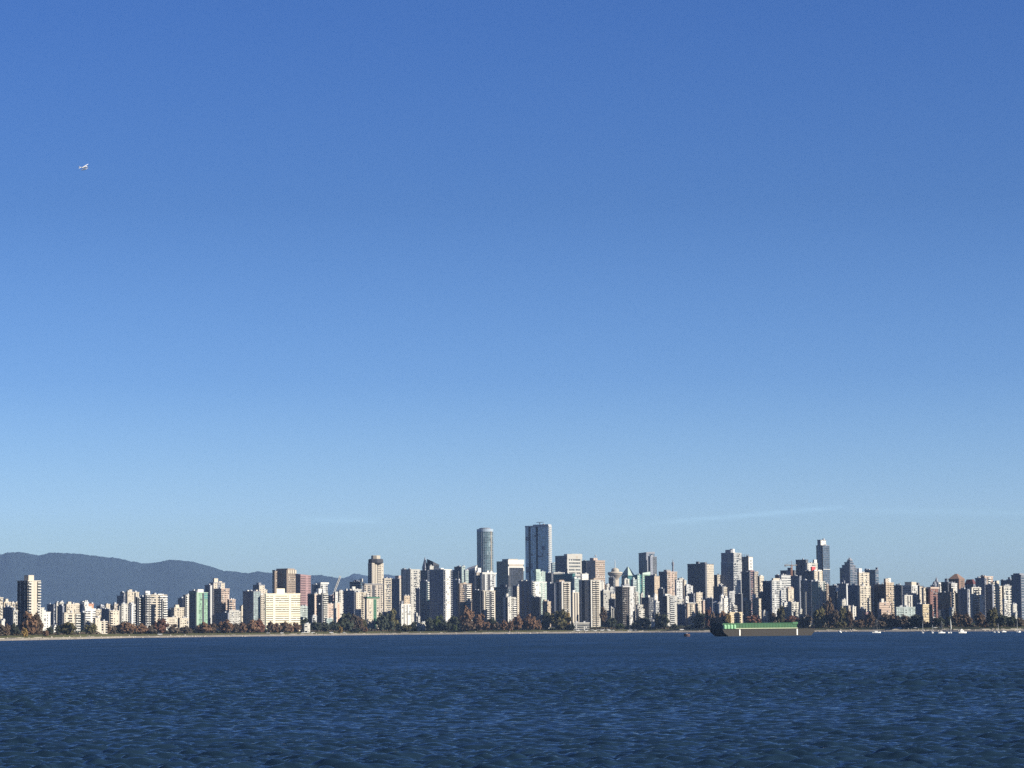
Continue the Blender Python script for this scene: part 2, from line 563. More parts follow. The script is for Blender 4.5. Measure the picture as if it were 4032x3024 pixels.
def build_haze():
    m = bpy.data.materials.new('haze_air')
    m.use_nodes = True
    n, l = m.node_tree.nodes, m.node_tree.links
    n.clear()
    out = n.new('ShaderNodeOutputMaterial')
    pv = n.new('ShaderNodeVolumePrincipled')
    pv.inputs['Color'].default_value = (.37, .575, 1.0, 1)
    pv.inputs['Density'].default_value = HAZE
    pv.inputs['Anisotropy'].default_value = 0.0
    l.new(pv.outputs[0], out.inputs['Volume'])
    b = MB()
    b.box(-11500, 11500, -150, 30500, -10.0, 780)
    MATS['haze_air'] = m
    o = b.build('haze', 'haze_air')
    o['kind'] = 'stuff'
    return o

HAZE = 1.55e-5
build_haze()

# ------------------------------------------------------------------ buildings
KINDS = {'T': ('apartment_tower', 'apartment tower'), 'A': ('apartment_building', 'apartment building'),
         'O': ('office_tower', 'office tower'), 'H': ('house', 'house'), 'P': ('pavilion', 'pavilion')}
SHARED = {}
BLD = {}
PATCH = {'g_sea': 'bluepatch', 'g_steel': 'slate', 'g_shaft': 'slate', 'g_mint': 'teal', 'g_blue': 'slate', 'g_teal': 'slate'}

def columns(spec, w):
    """'WWbbW' -> [(letter, u0, u1)]; '|' parts equal neighbours"""
    runs = []
    for ch in spec:
        if ch == '|':
            runs.append(['|', 0])
        elif runs and runs[-1][0] == ch:
            runs[-1][1] += 1
        else:
            runs.append([ch, 1])
    tot = sum(r[1] for r in runs)
    out, u = [], 0.0
    for ch, n in runs:
        if ch == '|':
            continue
        out.append((ch, u, u + w * n / tot))
        u += w * n / tot
    return out

def frame(D, t0, tm, t1, a):
    ca, sa = math.cos(a), math.sin(a)
    Xm = tm * D
    wl_ = (Xm - t0 * D) / (ca + t0 * sa)
    wr_ = (t1 * D - Xm) / (sa - t1 * ca)
    return Xm, max(wl_, 2.0), max(wr_, 2.0)

def auto_angle(L, R):
    return max(math.radians(30), min(math.radians(66), math.atan2(R, max(L, .1))))

def mass(root, x0, xm, x1, yt, D, wall, Ls, Rs, glz, fh, bh, zb, a=None, single=False, wall2=None, parapet=1.0, first=True, lift=False, code='T'):
    """one storeyed block under root; returns its local frame and size"""
    ym = (yt + 2470) / 2
    t0, tm, t1 = slope(x0, ym), slope(xm, ym), slope(x1, ym)
    if a is None:
        a = auto_angle(tm - t0, t1 - tm)
    Xm, wl_, wr_ = frame(D, t0, tm, t1, a)
    ztop = zat(xm, yt, D)
    wloc = Matrix.Translation((Xm, D, zb)) @ Matrix.Rotation(math.pi / 2 - a, 4, 'Z')
    if first:
        root.matrix_world = wloc
        rel = Matrix.Identity(4)
    else:
        rel = root.matrix_world.inverted() @ wloc
    Hh = max(ztop - zb, 4.0)
    wall2 = wall2 or wall
    # glazed core
    b = MB(); b.box(0, wr_, 0, wl_, 0, Hh - .3); b.build('glazing', glz, root, rel)
    # floor bands: one ring per storey
    nf = max(1, int(round(Hh / fh)))
    f = Hh / nf
    P = .28
    if single and nf <= 40:
        key = (round(wr_, 3), round(wl_, 3), round(f * bh, 3), wall)
        bm_ = MB(); bm_.box(-P, wr_ + P, -P, wl_ + P, 0, f * bh)
        me = bm_.mesh('floor_band', [wall])
        for i in range(nf):
            link('floor_band', me, root, rel @ Matrix.Translation((0, 0, i * f)))
    else:
        bm_ = MB()
        for i in range(nf):
            bm_.box(-P, wr_ + P, -P, wl_ + P, i * f, i * f + f * bh)
        bm_.build('floor_band', wall, root, rel, 'stuff')
    pan, pan2, pier, bal, blind, dk, patch = (MB() for _ in range(7))
    balcs = []
    wins, odd, odd2 = MB(), MB(), MB()
    for side, spec, w in (('R', Rs, wr_), ('L', Ls, wl_)):
        def bx(mb, u0, u1, n0, n1, z0, z1):
            if side == 'R':
                mb.box(u0, u1, -n1, -n0, z0, z1)
            else:
                mb.box(-n1, -n0, u0, u1, z0, z1)
        for ch, u0, u1 in columns(spec if side == 'R' else spec[::-1], w):
            cw = u1 - u0
            if ch in 'Wsdf':                                   # every panel is a piece of its own
                pan, pan2, dk = MB(), MB(), MB()
            if ch == 'W':
                bx(pan, u0, u1, -.2, .46, 0, Hh - .5)
            elif ch == 's':
                bx(pan2, u0, u1, -.2, .52, 0, Hh - .5)
            elif ch == 'd':
                bx(dk, u0, u1, -.2, .38, 0, Hh - .5)
            elif ch == 'f':                                    # projecting fin
                bx(pan, u0, u1, -.2, 1.5, 0, Hh - .4)
            if ch in 'Ws' and cw > 4.2:                         # small windows in the solid walls
                k = max(1, int(cw / 4.4))
                for i in range(nf):
                    for q in range(k):
                        if RND.random() < .8:
                            c = u0 + cw * (q + .5) / k
                            bx(wins, c - .75, c + .75, .40, .56, i * f + f * .42, i * f + f * .84)
            if side == 'R' and ch in 'Wpg' and nf > 5 and cw > 4 and code != 'O' and wall != 'plaster':       # odd balconies and awnings
                k = max(1, int(cw / 3.6))
                for i in range(1, nf):
                    for q in range(k):
                        if RND.random() < .13:
                            c = u0 + cw * (q + .5) / k
                            bx(odd if RND.random() < .55 else odd2, c - 1.3, c + 1.3, .2, 1.5, i * f - .1, i * f + f * .38)
            if ch in 'Wsdf':
                pan.build('wall_panel', wall, root, rel)
                pan2.build('accent_or_shade_panel', wall2, root, rel)  # second colour; dark ones on left faces paint in shade
                dk.build('recess_or_shade_panel', 'charcoal', root, rel)  # charcoal strip; on left faces it paints the unlit side dark
            if ch in 'pvmc':
                step = {'p': 3.4, 'v': 2.6, 'm': 3.6, 'c': 5.0}[ch]
                pw = {'p': 1.5, 'v': 1.15, 'm': .3, 'c': .8}[ch]
                k = max(1, int(round(cw / step)))
                for i in range(k + 1):
                    c = u0 + cw * i / k
                    bx(pier, max(u0, c - pw / 2), min(u1, c + pw / 2), -.2, .40, 0, Hh - .6)
            if ch == 'b':
                zz = [i * f for i in range(1, nf)]
                for z in zz:
                    balcs.append((side, u0 + .15, u1 - .15, z))
                    bx(bal, u0 + .15, u1 - .15, .2, 1.7, z - .1, z + f * .40)
            if ch == 'm' and glz in ('g_steel', 'g_sea', 'g_blue', 'g_teal', 'g_mint'):   # bays with drawn blinds, a few storeys tall
                k = max(1, int(cw / 3.6))
                for _ in range(int(nf * k * .05)):
                    q, i, n_ = RND.randrange(k), RND.randrange(nf), RND.choice((1, 1, 2, 3))
                    bx(patch, u0 + cw * q / k + .2, u0 + cw * min(k, q + RND.choice((1, 2))) / k - .2, .02, .10, i * f + .5, min(Hh - 1, (i + n_) * f))
            if ch in 'pgb' and side == 'R' or ch in 'gb':
                k = max(1, int(cw / 2.6))
                for i in range(nf if wr_ < 60 else 0):
                    for q in range(k):
                        if RND.random() < .13:
                            c = u0 + cw * (q + .5) / k
                            bx(blind, c - .8, c + .8, .02, .12, i * f + f * bh, i * f + f * .97)
    if len(pier.v) <= 8 * 10:
        for i in range(0, len(pier.v), 8):
            q = MB(); q.v = pier.v[i:i + 8]; q.f = pier.f[:6]; q.m = pier.m[:6]
            q.build('pier', wall, root, rel)
    else:
        pier.build('pier', wall, root, rel, 'stuff')
    blind.build('window_blind', 'grey', root, rel, 'stuff')
    odd.build('balcony', 'white', root, rel, 'stuff')
    odd2.build('awning', 'slate', root, rel, 'stuff')
    wins.build('window', 'g_dark', root, rel, 'stuff')
    patch.build('drawn_blind', PATCH.get(glz, 'bluegrey'), root, rel, 'stuff')
    if single and len(balcs) and len(balcs) < 70:
        for side, u0, u1, z in balcs:
            key = (side, round(u0, 2), round(u1, 2), round(f, 3), wall2)
            me = SHARED.get(key)
            if me is None:
                q = MB()
                if side == 'R':
                    q.box(u0, u1, -1.7, -.2, -.1, f * .40)
                else:
                    q.box(-1.7, -.2, u0, u1, -.1, f * .40)
                me = SHARED[key] = q.mesh('balcony', [wall2])
            link('balcony', me, root, rel @ Matrix.Translation((0, 0, z)))
    else:
        bal.build('balcony', wall2, root, rel, 'stuff')
    if parapet:
        b = MB()
        e = .62
        b.box(-e, wr_ + e, -e, wl_ + e, Hh - parapet, Hh)
        b.build('parapet', wall, root, rel)
    # lift house of a tower that has none drawn
    if lift and RND.random() < .75 and wr_ > 8 and wl_ > 8:
        c0, c1, k0, k1 = RND.uniform(.15, .4), RND.uniform(.15, .4), RND.uniform(.3, .5), RND.uniform(.3, .5)
        b = MB(); b.box(wr_ * c0, wr_ * (c0 + k0), wl_ * c1, wl_ * (c1 + k1), Hh - .1, Hh + RND.uniform(2.2, 4.6))
        b.build('lift_house', RND.choice([wall, wall, 'roofgrey', 'taupe', 'white']), root, rel)
        if RND.random() < .3:
            b = MB(); b.tube((wr_ * (c0 + .1), wl_ * (c1 + .1), Hh), (wr_ * (c0 + .1), wl_ * (c1 + .1), Hh + RND.uniform(6, 11)), .22, .12, 5)
            b.build('antenna', 'slate', root, rel)
    # small plant on the roof
    for i in range(RND.randint(1, 3)):
        b = MB()
        cx, cy = RND.uniform(.2, .8) * wr_, RND.uniform(.2, .8) * wl_
        r = RND.uniform(.6, 1.6)
        b.box(cx - r, cx + r, cy - r, cy + r, Hh, Hh + RND.uniform(.9, 2.2))
        b.build('rooftop_unit', 'steel', root, rel)
    return dict(rel=rel, a=a, wl=wl_, wr=wr_, H=Hh, D=D, x0=x0, x1=x1, zb=zb, f=f)

def pent_block(root, M, xa, xb, yt, wall, split=.5):
    tot_px = max(M['x1'] - M['x0'], 1)
    k = min(.98, (xb - xa) / tot_px)
    c = ((xa + xb) / 2 - M['x0']) / tot_px
    sl, sr = max(2.5, k * M['wl']), max(2.5, k * M['wr'])
    p = min(max(M['wl'] * (1 - c), sl / 2), max(M['wl'] - sl / 2, sl / 2))
    q = min(max(M['wr'] * c, sr / 2), max(M['wr'] - sr / 2, sr / 2))
    zt = zat((xa + xb) / 2, yt, M['D']) - M['zb']
    b = MB()
    b.box(q - sr / 2, q + sr / 2, p - sl / 2, p + sl / 2, M['H'] - .2, max(zt, M['H'] + 1))
    b.build('penthouse', wall, root, M['rel'])
    return (q - sr / 2, q + sr / 2, p - sl / 2, p + sl / 2, zt)

def roof_form(root, M, kind, ytop, wall, k=1.0):
    wr_, wl_, Hh = M['wr'], M['wl'], M['H']
    zt = zat((M['x0'] + M['x1']) / 2, ytop, M['D']) - M['zb']
    e = .7
    ring = [(-e, -e), (wr_ + e, -e), (wr_ + e, wl_ + e), (-e, wl_ + e)]
    cx, cy = wr_ / 2, wl_ / 2
    b = MB()
    if kind == 'hip':
        top = [(cx + (x - cx) * .18, cy + (y - cy) * .18) for x, y in ring]
        b.prism(ring, Hh - .05, zt, 0, top)
    elif kind == 'mansard':
        top = [(cx + (x - cx) * .62, cy + (y - cy) * .62) for x, y in ring]
        b.prism(ring, Hh - .05, zt, 0, top)
    elif kind == 'spire':
        top = [(cx + (x - cx) * .03, cy + (y - cy) * .03) for x, y in ring]
        b.prism(ring, Hh - .05, zt, 0, top)
    elif kind == 'gable':
        pts = [(-e, -e, Hh), (wr_ + e, -e, Hh), (wr_ + e, wl_ + e, Hh), (-e, wl_ + e, Hh), (cx, -e, zt), (cx, wl_ + e, zt)]
        b.poly(pts, [(0, 3, 2, 1), (0, 1, 4), (2, 3, 5), (1, 2, 5, 4), (3, 0, 4, 5)])
    elif kind == 'slant_l':      # high at the far left corner, falling to the right
        h2 = Hh + .3
        pts = [(-e, -e, Hh), (wr_ + e, -e, Hh), (wr_ + e, wl_ + e, Hh), (-e, wl_ + e, Hh),
               (-e, -e, (zt + h2) / 2), (wr_ + e, -e, h2), (wr_ + e, wl_ + e, (zt + h2) / 2), (-e, wl_ + e, zt)]
        b.poly(pts, [(0, 3, 2, 1), (4, 5, 6), (4, 6, 7), (0, 1, 5, 4), (1, 2, 6, 5), (2, 3, 7, 6), (3, 0, 4, 7)])
    elif kind == 'slant_r':      # high at the right corner, falling to the left
        h2 = Hh + .3
        pts = [(-e, -e, Hh), (wr_ + e, -e, Hh), (wr_ + e, wl_ + e, Hh), (-e, wl_ + e, Hh),
               (-e, -e, (zt + h2) / 2), (wr_ + e, -e, zt), (wr_ + e, wl_ + e, (zt + h2) / 2), (-e, wl_ + e, h2)]
        b.poly(pts, [(0, 3, 2, 1), (4, 5, 6), (4, 6, 7), (0, 1, 5, 4), (1, 2, 6, 5), (2, 3, 7, 6), (3, 0, 4, 7)])
    elif kind == 'dome':
        r = min(wr_, wl_) / 2 * k
        b.lathe([(r * math.cos(t), Hh - .05 + (zt - Hh) * math.sin(t)) for t in np.linspace(0, 1.45, 7)], 14, 0, cx, cy)
    elif kind == 'cap':          # a slab wider than the tower
        g = 1.6
        b.box(-g, wr_ + g, -g, wl_ + g, Hh + .02, zt)
    b.build('roof', wall, root, M['rel'])

def B(code, label, x0, xm, x1, yt, s, wall, Ls='p', Rs='p', glz='g_dark', fh=None, bh=.42, pent=(), more=(), roof=None,
      a=None, wall2=None, single=None, parapet=1.0, group=None):
    """x0/xm/x1: outer left, near and outer right corner on the photograph; yt roof line; s metres behind the shore"""
    D = shore(slope(xm, 2470)) + s
    fh = fh or (3.7 if code == 'O' else 2.9)
    if a is not None:
        a = math.radians(a)
    name, cat = KINDS[code]
    root = empty(name, (0, 0, 0))
    zb = ground(s) - .6
    if single is None:
        single = s <= 300 and (x1 - x0) >= 40
    M = mass(root, x0, xm, x1, yt, D, wall, Ls, Rs, glz, fh, bh, zb, a, single, wall2, parapet, True, code in 'TO' and not pent and not roof and not more, code)
    for pz in pent:
        xa, xb, y = pz[:3]
        pent_block(root, M, xa, xb, y, pz[3] if len(pz) > 3 else wall)
    for r in (roof or ()):
        roof_form(root, M, *r)
    for mo in more:                                # further masses of the same building
        d = dict(dx=0, wall=wall, Ls=Ls, Rs=Rs, glz=glz, a=None, pent=(), roof=(), wall2=wall2)
        d.update(mo[4] if len(mo) > 4 else {})
        M2 = mass(root, mo[0], mo[1], mo[2], mo[3], D + d['dx'], d['wall'], d['Ls'], d['Rs'], d['glz'], fh, bh, zb,
                  math.radians(d['a']) if d['a'] else M['a'], False, d['wall2'], parapet, False, False, code)
        for pz in d['pent']:
            pent_block(root, M2, *pz[:3], pz[3] if len(pz) > 3 else d['wall'])
        for r in d['roof']:
            roof_form(root, M2, *r)
    tag(root, label, cat, group)
    BLD[label] = (root, M)
    return root, M

# ---- the skyline, from the left; many left faces carry shade in their colour
B('A', 'beige low block cut off by the left edge of the photo', -22, -6, 10, 2352, 350, 'beige')
B('A', 'stepped cream block between the beige edge block and the tall dark-sided tower', 8, 16, 41, 2370, 350, 'cream', 'p', 'p', pent=[(17, 30, 2358)])
B('T', 'narrow cream block just left of the tall tower with side balconies, wider of two', 41, 46, 56, 2373, 350, 'cream', 'W', 'W')
B('T', 'slim cream block touching the left side of the tall tower with side balconies', 57, 61, 71, 2372, 360, 'cream', 'W', 'bW')
B('A', 'dark low block in front of the cream blocks at the far left shore', 12, 50, 56, 2391, 205, 'slate', 'p', 'W')
B('A', 'narrow white walk-up in front of the foot of the leftmost tall tower', 50, 53, 68, 2403, 185, 'white', 'p', 'p')
B('T', 'tall cream tower near the left edge, balconies flanking a blank centre', 69, 109, 157, 2285, 170, 'cream', 'ddgdddgdd', 'bbbWWpWWbbb', pent=[(94, 133, 2264)], wall2='white')  # charcoal left panels put that side's shade into the colour
B('A', 'stepped white block right beside the leftmost tall tower', 147, 150, 172, 2392, 185, 'white', 'W', 'WpW')
B('A', 'lower white block with few windows beside the large rust tree', 166, 169, 197, 2409, 178, 'brightwhite', 'W', 'WWpW')
B('T', 'dark distant block above the white low blocks at the left', 186, 211, 219, 2379, 700, 'slate', 'p', 'p')
B('T', 'tiny white block with a lit top left of the dark narrow tower', 219, 222, 230, 2374, 650, 'white', 'p', 'W')
B('T', 'small white block peeping over the dark narrow tower', 231, 235, 249, 2371, 600, 'white', 'p', 'p')
B('T', 'dark narrow tower before two small white tops at the left', 226, 246, 251, 2386, 260, 'slate', 'p', 'W', pent=[(232, 244, 2381)])
B('T', 'cream apartment block with two rooftop boxes behind the olive tree', 248, 262, 311, 2378, 420, 'cream', 'p', 'pWWp', pent=[(263, 279, 2369), (291, 311, 2374)])
B('A', 'cream mid-rise with balcony rows behind the round olive tree', 249, 253, 313, 2412, 190, 'cream', 'W', 'pWgggWpbbb', wall2='white')
B('T', 'dark narrow block crowned by a small white box', 310, 331, 336, 2379, 450, 'slate', 'p', 'p', pent=[(315, 329, 2367, 'brightwhite')])
B('T', 'white narrow tower behind the broad white banded block', 329, 332, 347, 2370, 420, 'brightwhite', 'W', 'WpW')
B('A', 'terracotta topped block beside the white narrow tower', 346, 349, 367, 2377, 430, 'terracotta', 'W', 'W')
B('T', 'slim dark glass strip building left of the broad white block', 317, 331, 335, 2412, 188, 'charcoal', 'm', 'W', glz='g_teal')
B('A', 'broad white banded mid-rise left of the beige lowrises', 325, 336, 375, 2396, 200, 'brightwhite', 'W', 'gggWgg', bh=.6, more=[(331, 334, 358, 2388)])
B('A', 'beige grey block between the white banded mid-rise and the dark block', 371, 378, 397, 2400, 300, 'beige')
B('T', 'dark distant roofs behind the beige grey block', 381, 396, 411, 2385, 600, 'slate', 'p', 'Wp')
B('T', 'narrow cream tower rising behind the dark grey block', 415, 418, 432, 2378, 500, 'cream', 'W', 'W')
B('T', 'plain dark grey block beside a cream striped tower', 391, 429, 434, 2397, 240, 'slate', 'WpW', 'W')
B('T', 'cream tower with a striped left edge right of the dark grey block', 428, 432, 467, 2404, 200, 'cream', 'p', 'bbWWWW')
B('A', 'small cream lowrise in front of the plain dark grey block', 371, 375, 393, 2432, 130, 'cream', 'W', 'WpW')
B('A', 'beige two-storey lowrise with dark bays on the shore', 379, 383, 422, 2446, 120, 'beige', 'W', 'gWgWg', bh=.3)
B('T', 'grey beige distant block right of a tiny bright roof', 446, 450, 463, 2378, 500, 'taupe')
B('T', 'small distant cream top left of the grey beige block', 432, 436, 445, 2384, 620, 'beige', 'W', 'W')
B('A', 'white stepped block behind the long rust tree', 464, 470, 507, 2386, 400, 'white', 'p', 'pWp', more=[(476, 479, 500, 2377)])
B('T', 'dark stepped tower left of the cream round-topped tower', 461, 486, 498, 2345, 700, 'slate', 'p', 'p', more=[(474, 488, 497, 2333)])
B('T', 'cream tower with a stepped rounded top', 494, 502, 526, 2330, 500, 'cream', 'W', 'WWpWW', pent=[(504, 519, 2321)])
B('T', 'cream slab attached right of the round-topped cream tower', 523, 528, 546, 2331, 505, 'cream', 'W', 'dWW')
B('T', 'pale grey low tower before the cream round-topped tower', 507, 511, 536, 2378, 300, 'pale', 'p', 'pgp')
B('T', 'thin white slab in front of the pale grey low tower', 516, 518, 524, 2383, 165, 'brightwhite', 'W', 'W')
B('T', 'white and dark striped tower with three balcony stacks', 535, 541, 592, 2350, 175, 'white', 'd', 'dbbbddbbbddWbbbd', pent=[(571, 590, 2326, 'brightwhite')], wall2='brightwhite', more=[(569, 573, 591, 2340)])
B('T', 'cream grid tower with large white balconies on its right half', 590, 595, 656, 2341, 170, 'cream', 'W', 'gggWgbbbbb', pent=[(620, 638, 2343, 'brightwhite')], wall2='brightwhite', more=[(637, 640, 655, 2362, dict(wall='white', Rs='bb', dx=-8))])
B('T', 'dark distant block left of a white balconied tower and the green glass tower', 701, 721, 725, 2355, 600, 'slate', 'p', 'W', pent=[(708, 718, 2350)])
B('T', 'white balconied tower tucked left of the green glass tower', 722, 731, 749, 2342, 450, 'white', 'p', 'bWb', wall2='brightwhite')
B('T', 'cream stepped tower between the dark distant block and yellow lowrises', 673, 686, 724, 2392, 300, 'cream', 'p', 'WpWp', pent=[(686, 704, 2381)])
B('A', 'cream lowrise left of two standing behind dark trees', 650, 654, 698, 2431, 155, 'cream', 'W', 'WppW', bh=.55)
B('A', 'cream lowrise right of two, below the green glass tower', 697, 708, 741, 2433, 155, 'cream', 'W', 'WWpW', bh=.55)
B('T', 'dark distant block above the cream lowrises', 653, 673, 677, 2400, 400, 'slate')
B('T', 'green glass tower with a white roof rim and dark left side', 746, 774, 817, 2332, 170, 'green', 'mmm', 'Wmmdmm', glz='g_mint', bh=.16, pent=[(764, 801, 2320, 'brightwhite')], more=[(746, 772, 776, 2326, dict(wall='slate', glz='g_dark', Ls='m', Rs='m'))])
B('T', 'grey brown stepped tower with pinkish right wing beside the green glass tower', 826, 840, 884, 2293, 330, 'slate', 'WgW', 'sps', wall2='beige', pent=[(838, 858, 2277, 'beige'), (858, 873, 2288, 'beige')], more=[  # slate walls put the shade of the left sides into the colour
    (807, 827, 834, 2303, dict(wall='slate', Ls='WgW', Rs='s', wall2='pale', dx=-60)),
    (842, 871, 902, 2317, dict(wall='pink', Ls='gmgg', Rs='pp', dx=-90)),
    (896, 902, 926, 2360, dict(wall='pink', Ls='g', Rs='gp', dx=-100))])
B('A', 'dark low block in front of the grey brown stepped tower', 849, 897, 901, 2412, 172, 'slate', 'p', 'W')
B('A', 'white classical block with a cornice between stepped tower and teal tower', 884, 902, 946, 2407, 200, 'white', 'p', 'pppp', more=[(890, 903, 940, 2402)])
B('A', 'cream small block between the white classical block and the teal tower', 945, 950, 963, 2386, 260, 'cream', 'W', 'W', pent=[(950, 960, 2382)])
B('T', 'dark sided teal tower left of the wide white slab', 957, 998, 1025, 2327, 180, 'slate', 'pWp', 'mm', glz='g_pale', bh=.2, wall2='mint', pent=[(966, 981, 2323, 'brightwhite'), (999, 1015, 2322, 'cream')])
B('T', 'dark tower with beige right side behind the teal tower', 997, 1020, 1041, 2302, 350, 'slate', 'p', 'sss', wall2='beige')
B('T', 'beige tower squeezed between the teal tower and the wide white slab', 1022, 1027, 1045, 2342, 260, 'beige', 'W', 'p', pent=[(1022, 1032, 2337, 'brightwhite')])
B('T', 'small beige top behind the squeezed beige tower', 1037, 1040, 1051, 2322, 420, 'beige', 'W', 'W')
B('T', 'wide white slab apartment block with horizontal window rows', 1043, 1048, 1181, 2337, 160, 'plaster', 'W', 'gggWggggggWgggg', glz='g_warm', bh=.62, a=72, pent=[(1088, 1121, 2317)])
B('O', 'dark brown tower with whitish arches along its roofline', 1073, 1131, 1166, 2243, 900, 'brown', 'ggWggf', 'Wpppp', wall2='cream', pent=[(1088, 1160, 2238, 'brown')], more=[(1076, 1084, 1090, 2248)])
B('O', 'mauve brick tower with a sloping top beside the dark brown tower', 1165, 1183, 1223, 2266, 800, 'mauve', 'vv', 'vvWv', roof=[('slant_l', 2258, 'mauve')])
B('T', 'pale blue grey low tower right of the wide white slab', 1177, 1182, 1213, 2386, 300, 'paleglass', 'p', 'pgp', glz='g_grey')
B('T', 'small white top left of the pair behind the dark sided tower', 1228, 1234, 1252, 2301, 620, 'white', 'p', 'W')
B('T', 'white capped tower behind the dark tower with a pale strip', 1253, 1262, 1290, 2299, 600, 'pale', 'p', 'gWg', roof=[('cap', 2293, 'brightwhite')])
B('T', 'dark sided tower with a pale pink strip and white balconies', 1212, 1238, 1272, 2337, 230, 'white', 'd', 'sssbbbbb', wall2='pink', pent=[(1246, 1267, 2317, 'brightwhite')], more=[(1266, 1270, 1289, 2334, dict(Ls='W', Rs='bb', wall2='white'))])
B('T', 'dark blue low block beneath the pale pink strip tower', 1250, 1267, 1270, 2381, 200, 'dark', 'p', 'W')
B('T', 'pinkish white block with a balcony side left of the white crane', 1267, 1286, 1311, 2377, 220, 'pink', 'b', 'WpW', wall2='white', pent=[(1270, 1287, 2368, 'brightwhite')])
B('P', 'pale blue glazed pavilion among dark trees near the shore', 1281, 1286, 1310, 2435, 120, 'paleglass', 'm', 'm', glz='g_pale', bh=.2)
B('O', 'purple grey half-built block under the white crane', 1289, 1311, 1321, 2345, 500, 'mauve', 'g', 'g', bh=.3)
B('T', 'thin white lit slab right of the crane boom', 1316, 1320, 1329, 2331, 420, 'brightwhite', 'd', 'W')
B('T', 'white cream tower with a rounded corner right of the crane', 1328, 1335, 1353, 2327, 430, 'white', 'p', 'pWp', pent=[(1333, 1349, 2323)])
B('A', 'salmon and white lowrise in front of the round-cornered white tower', 1315, 1319, 1344, 2372, 350, 'white', 'W', 'WssW', wall2='salmon')
B('T', 'plain dark slab left of the green trimmed tower', 1353, 1395, 1400, 2325, 350, 'slate', 'WpWW', 'W', pent=[(1358, 1366, 2318, 'brightwhite')])
B('T', 'white and cream stepped tower top behind the plain dark slab', 1372, 1377, 1423, 2319, 430, 'white', 'p', 'pWp', pent=[(1384, 1397, 2309)])
B('O', 'dark jagged office block left of the tall cream landmark tower', 1378, 1420, 1431, 2290, 900, 'charcoal', 'm', 'm', glz='g_blue', pent=[(1392, 1408, 2283, 'slate'), (1416, 1429, 2278, 'white')])
B('T', 'cream tower with a right balcony edge before the plain dark slab', 1398, 1402, 1429, 2332, 260, 'cream', 'W', 'WWWpb')
B('T', 'cream slim tower with white balconies left of the grey twin hotel', 1429, 1432, 1449, 2332, 265, 'cream', 'W', 'Wb', wall2='brightwhite')
B('O', 'tall cream tower with vertical fins and a dark crown', 1450, 1464, 1510, 2217, 900, 'cream', 'dWdW', 'fdWfdvvvWW', bh=.3)
B('T', 'grey beige twin hotel slab in front of the tall cream tower', 1431, 1435, 1504, 2301, 550, 'taupe', 'W', 'gWggWddgWgWg', wall2='grey', roof=[('cap', 2297, 'roofgrey')])
B('T', 'cream front tower with green trim and a green roof', 1437, 1444, 1490, 2356, 145, 'cream', 'W', 'WpWWpWsssWW', wall2='greentrim', roof=[('cap', 2350, 'greentrim')])
B('T', 'cream framed tower with a dark window centre right of the tall cream tower', 1509, 1513, 1545, 2277, 800, 'cream', 'W', 'WgggW')
B('T', 'dark tower with a cream right side and pale roof box', 1543, 1573, 1592, 2278, 700, 'slate', 'pWp', 'sps', wall2='beige', pent=[(1556, 1580, 2266, 'pink')])
B('T', 'white front tower striped by dark verticals, tan roof box on top', 1575, 1580, 1616, 2378, 150, 'brightwhite', 'W', 'WWdWWdWWW', bh=.5, more=[(1576, 1581, 1614, 2366, dict(wall='slate', Ls='m', Rs='m', glz='g_blue', dx=4)), (1588, 1592, 1613, 2346, dict(wall='tan', Ls='W', Rs='W', dx=8))])
B('T', 'white tower with a grey window centre left of the pointed dark roofs', 1580, 1617, 1654, 2241, 600, 'white', 'pWpW', 'WWggWW', pent=[(1584, 1600, 2237, 'slate')])
B('O', 'dark glass office block under the pointed spire', 1654, 1684, 1693, 2245, 900, 'dark', 'm', 'm', glz='g_navy', bh=.15)
B('O', 'dark tower topped by a needle spire', 1664, 1674, 1684, 2236, 1200, 'slate', 'p', 'p', roof=[('spire', 2192, 'slate')])
B('O', 'dark tower with a slanted roof falling to the right', 1684, 1706, 1729, 2224, 1200, 'charcoal', 'm', 'm', glz='g_navy', bh=.15, roof=[('slant_l', 2200, 'charcoal')])
B('T', 'small white tower before the slanted dark roof', 1689, 1693, 1707, 2228, 1000, 'white', 'W', 'W')
B('T', 'dark slab between two white sided towers left of the big white edged tower', 1638, 1652, 1656, 2318, 450, 'slate', 'p', 'W')
B('T', 'dark greenish tower with a thin white balcony edge', 1654, 1681, 1692, 2288, 220, 'slate', 'mmp', 'bb', glz='g_teal', wall2='brightwhite', pent=[(1660, 1674, 2283)])
B('T', 'big white tower, left side coloured as shade, with a bright white right face', 1692, 1748, 1778, 2241, 170, 'brightwhite', 'ssss', 'bWWWWb', wall2='slate', pent=[(1715, 1748, 2236)])  # white tower; slate panels paint the shade of its left side
B('O', 'dark office block with an uneven top right of the big white edged tower', 1767, 1806, 1820, 2249, 760, 'dark', 'p', 'm', glz='g_navy', pent=[(1778, 1790, 2243, 'white')], more=[(1790, 1815, 1822, 2231)])
B('O', 'pale glass slab left of two beside the white wedge roof', 1814, 1819, 1832, 2230, 700, 'paleglass', 'm', 'm', glz='g_pale', bh=.25)
B('O', 'pale glass slab right of two beside the white wedge roof', 1829, 1833, 1845, 2246, 650, 'paleglass', 'm', 'm', glz='g_pale', bh=.25)
B('O', 'slate slab crowned by a white wedge shaped roof', 1836, 1871, 1878, 2246, 800, 'slate', 'vv', 'W', roof=[('slant_r', 2224, 'brightwhite')])
B('T', 'grey beige block with a white roof box left of the white roofed strip tower', 1872, 1877, 1895, 2254, 610, 'taupe', 'W', 'pg', pent=[(1880, 1896, 2236, 'brightwhite')])
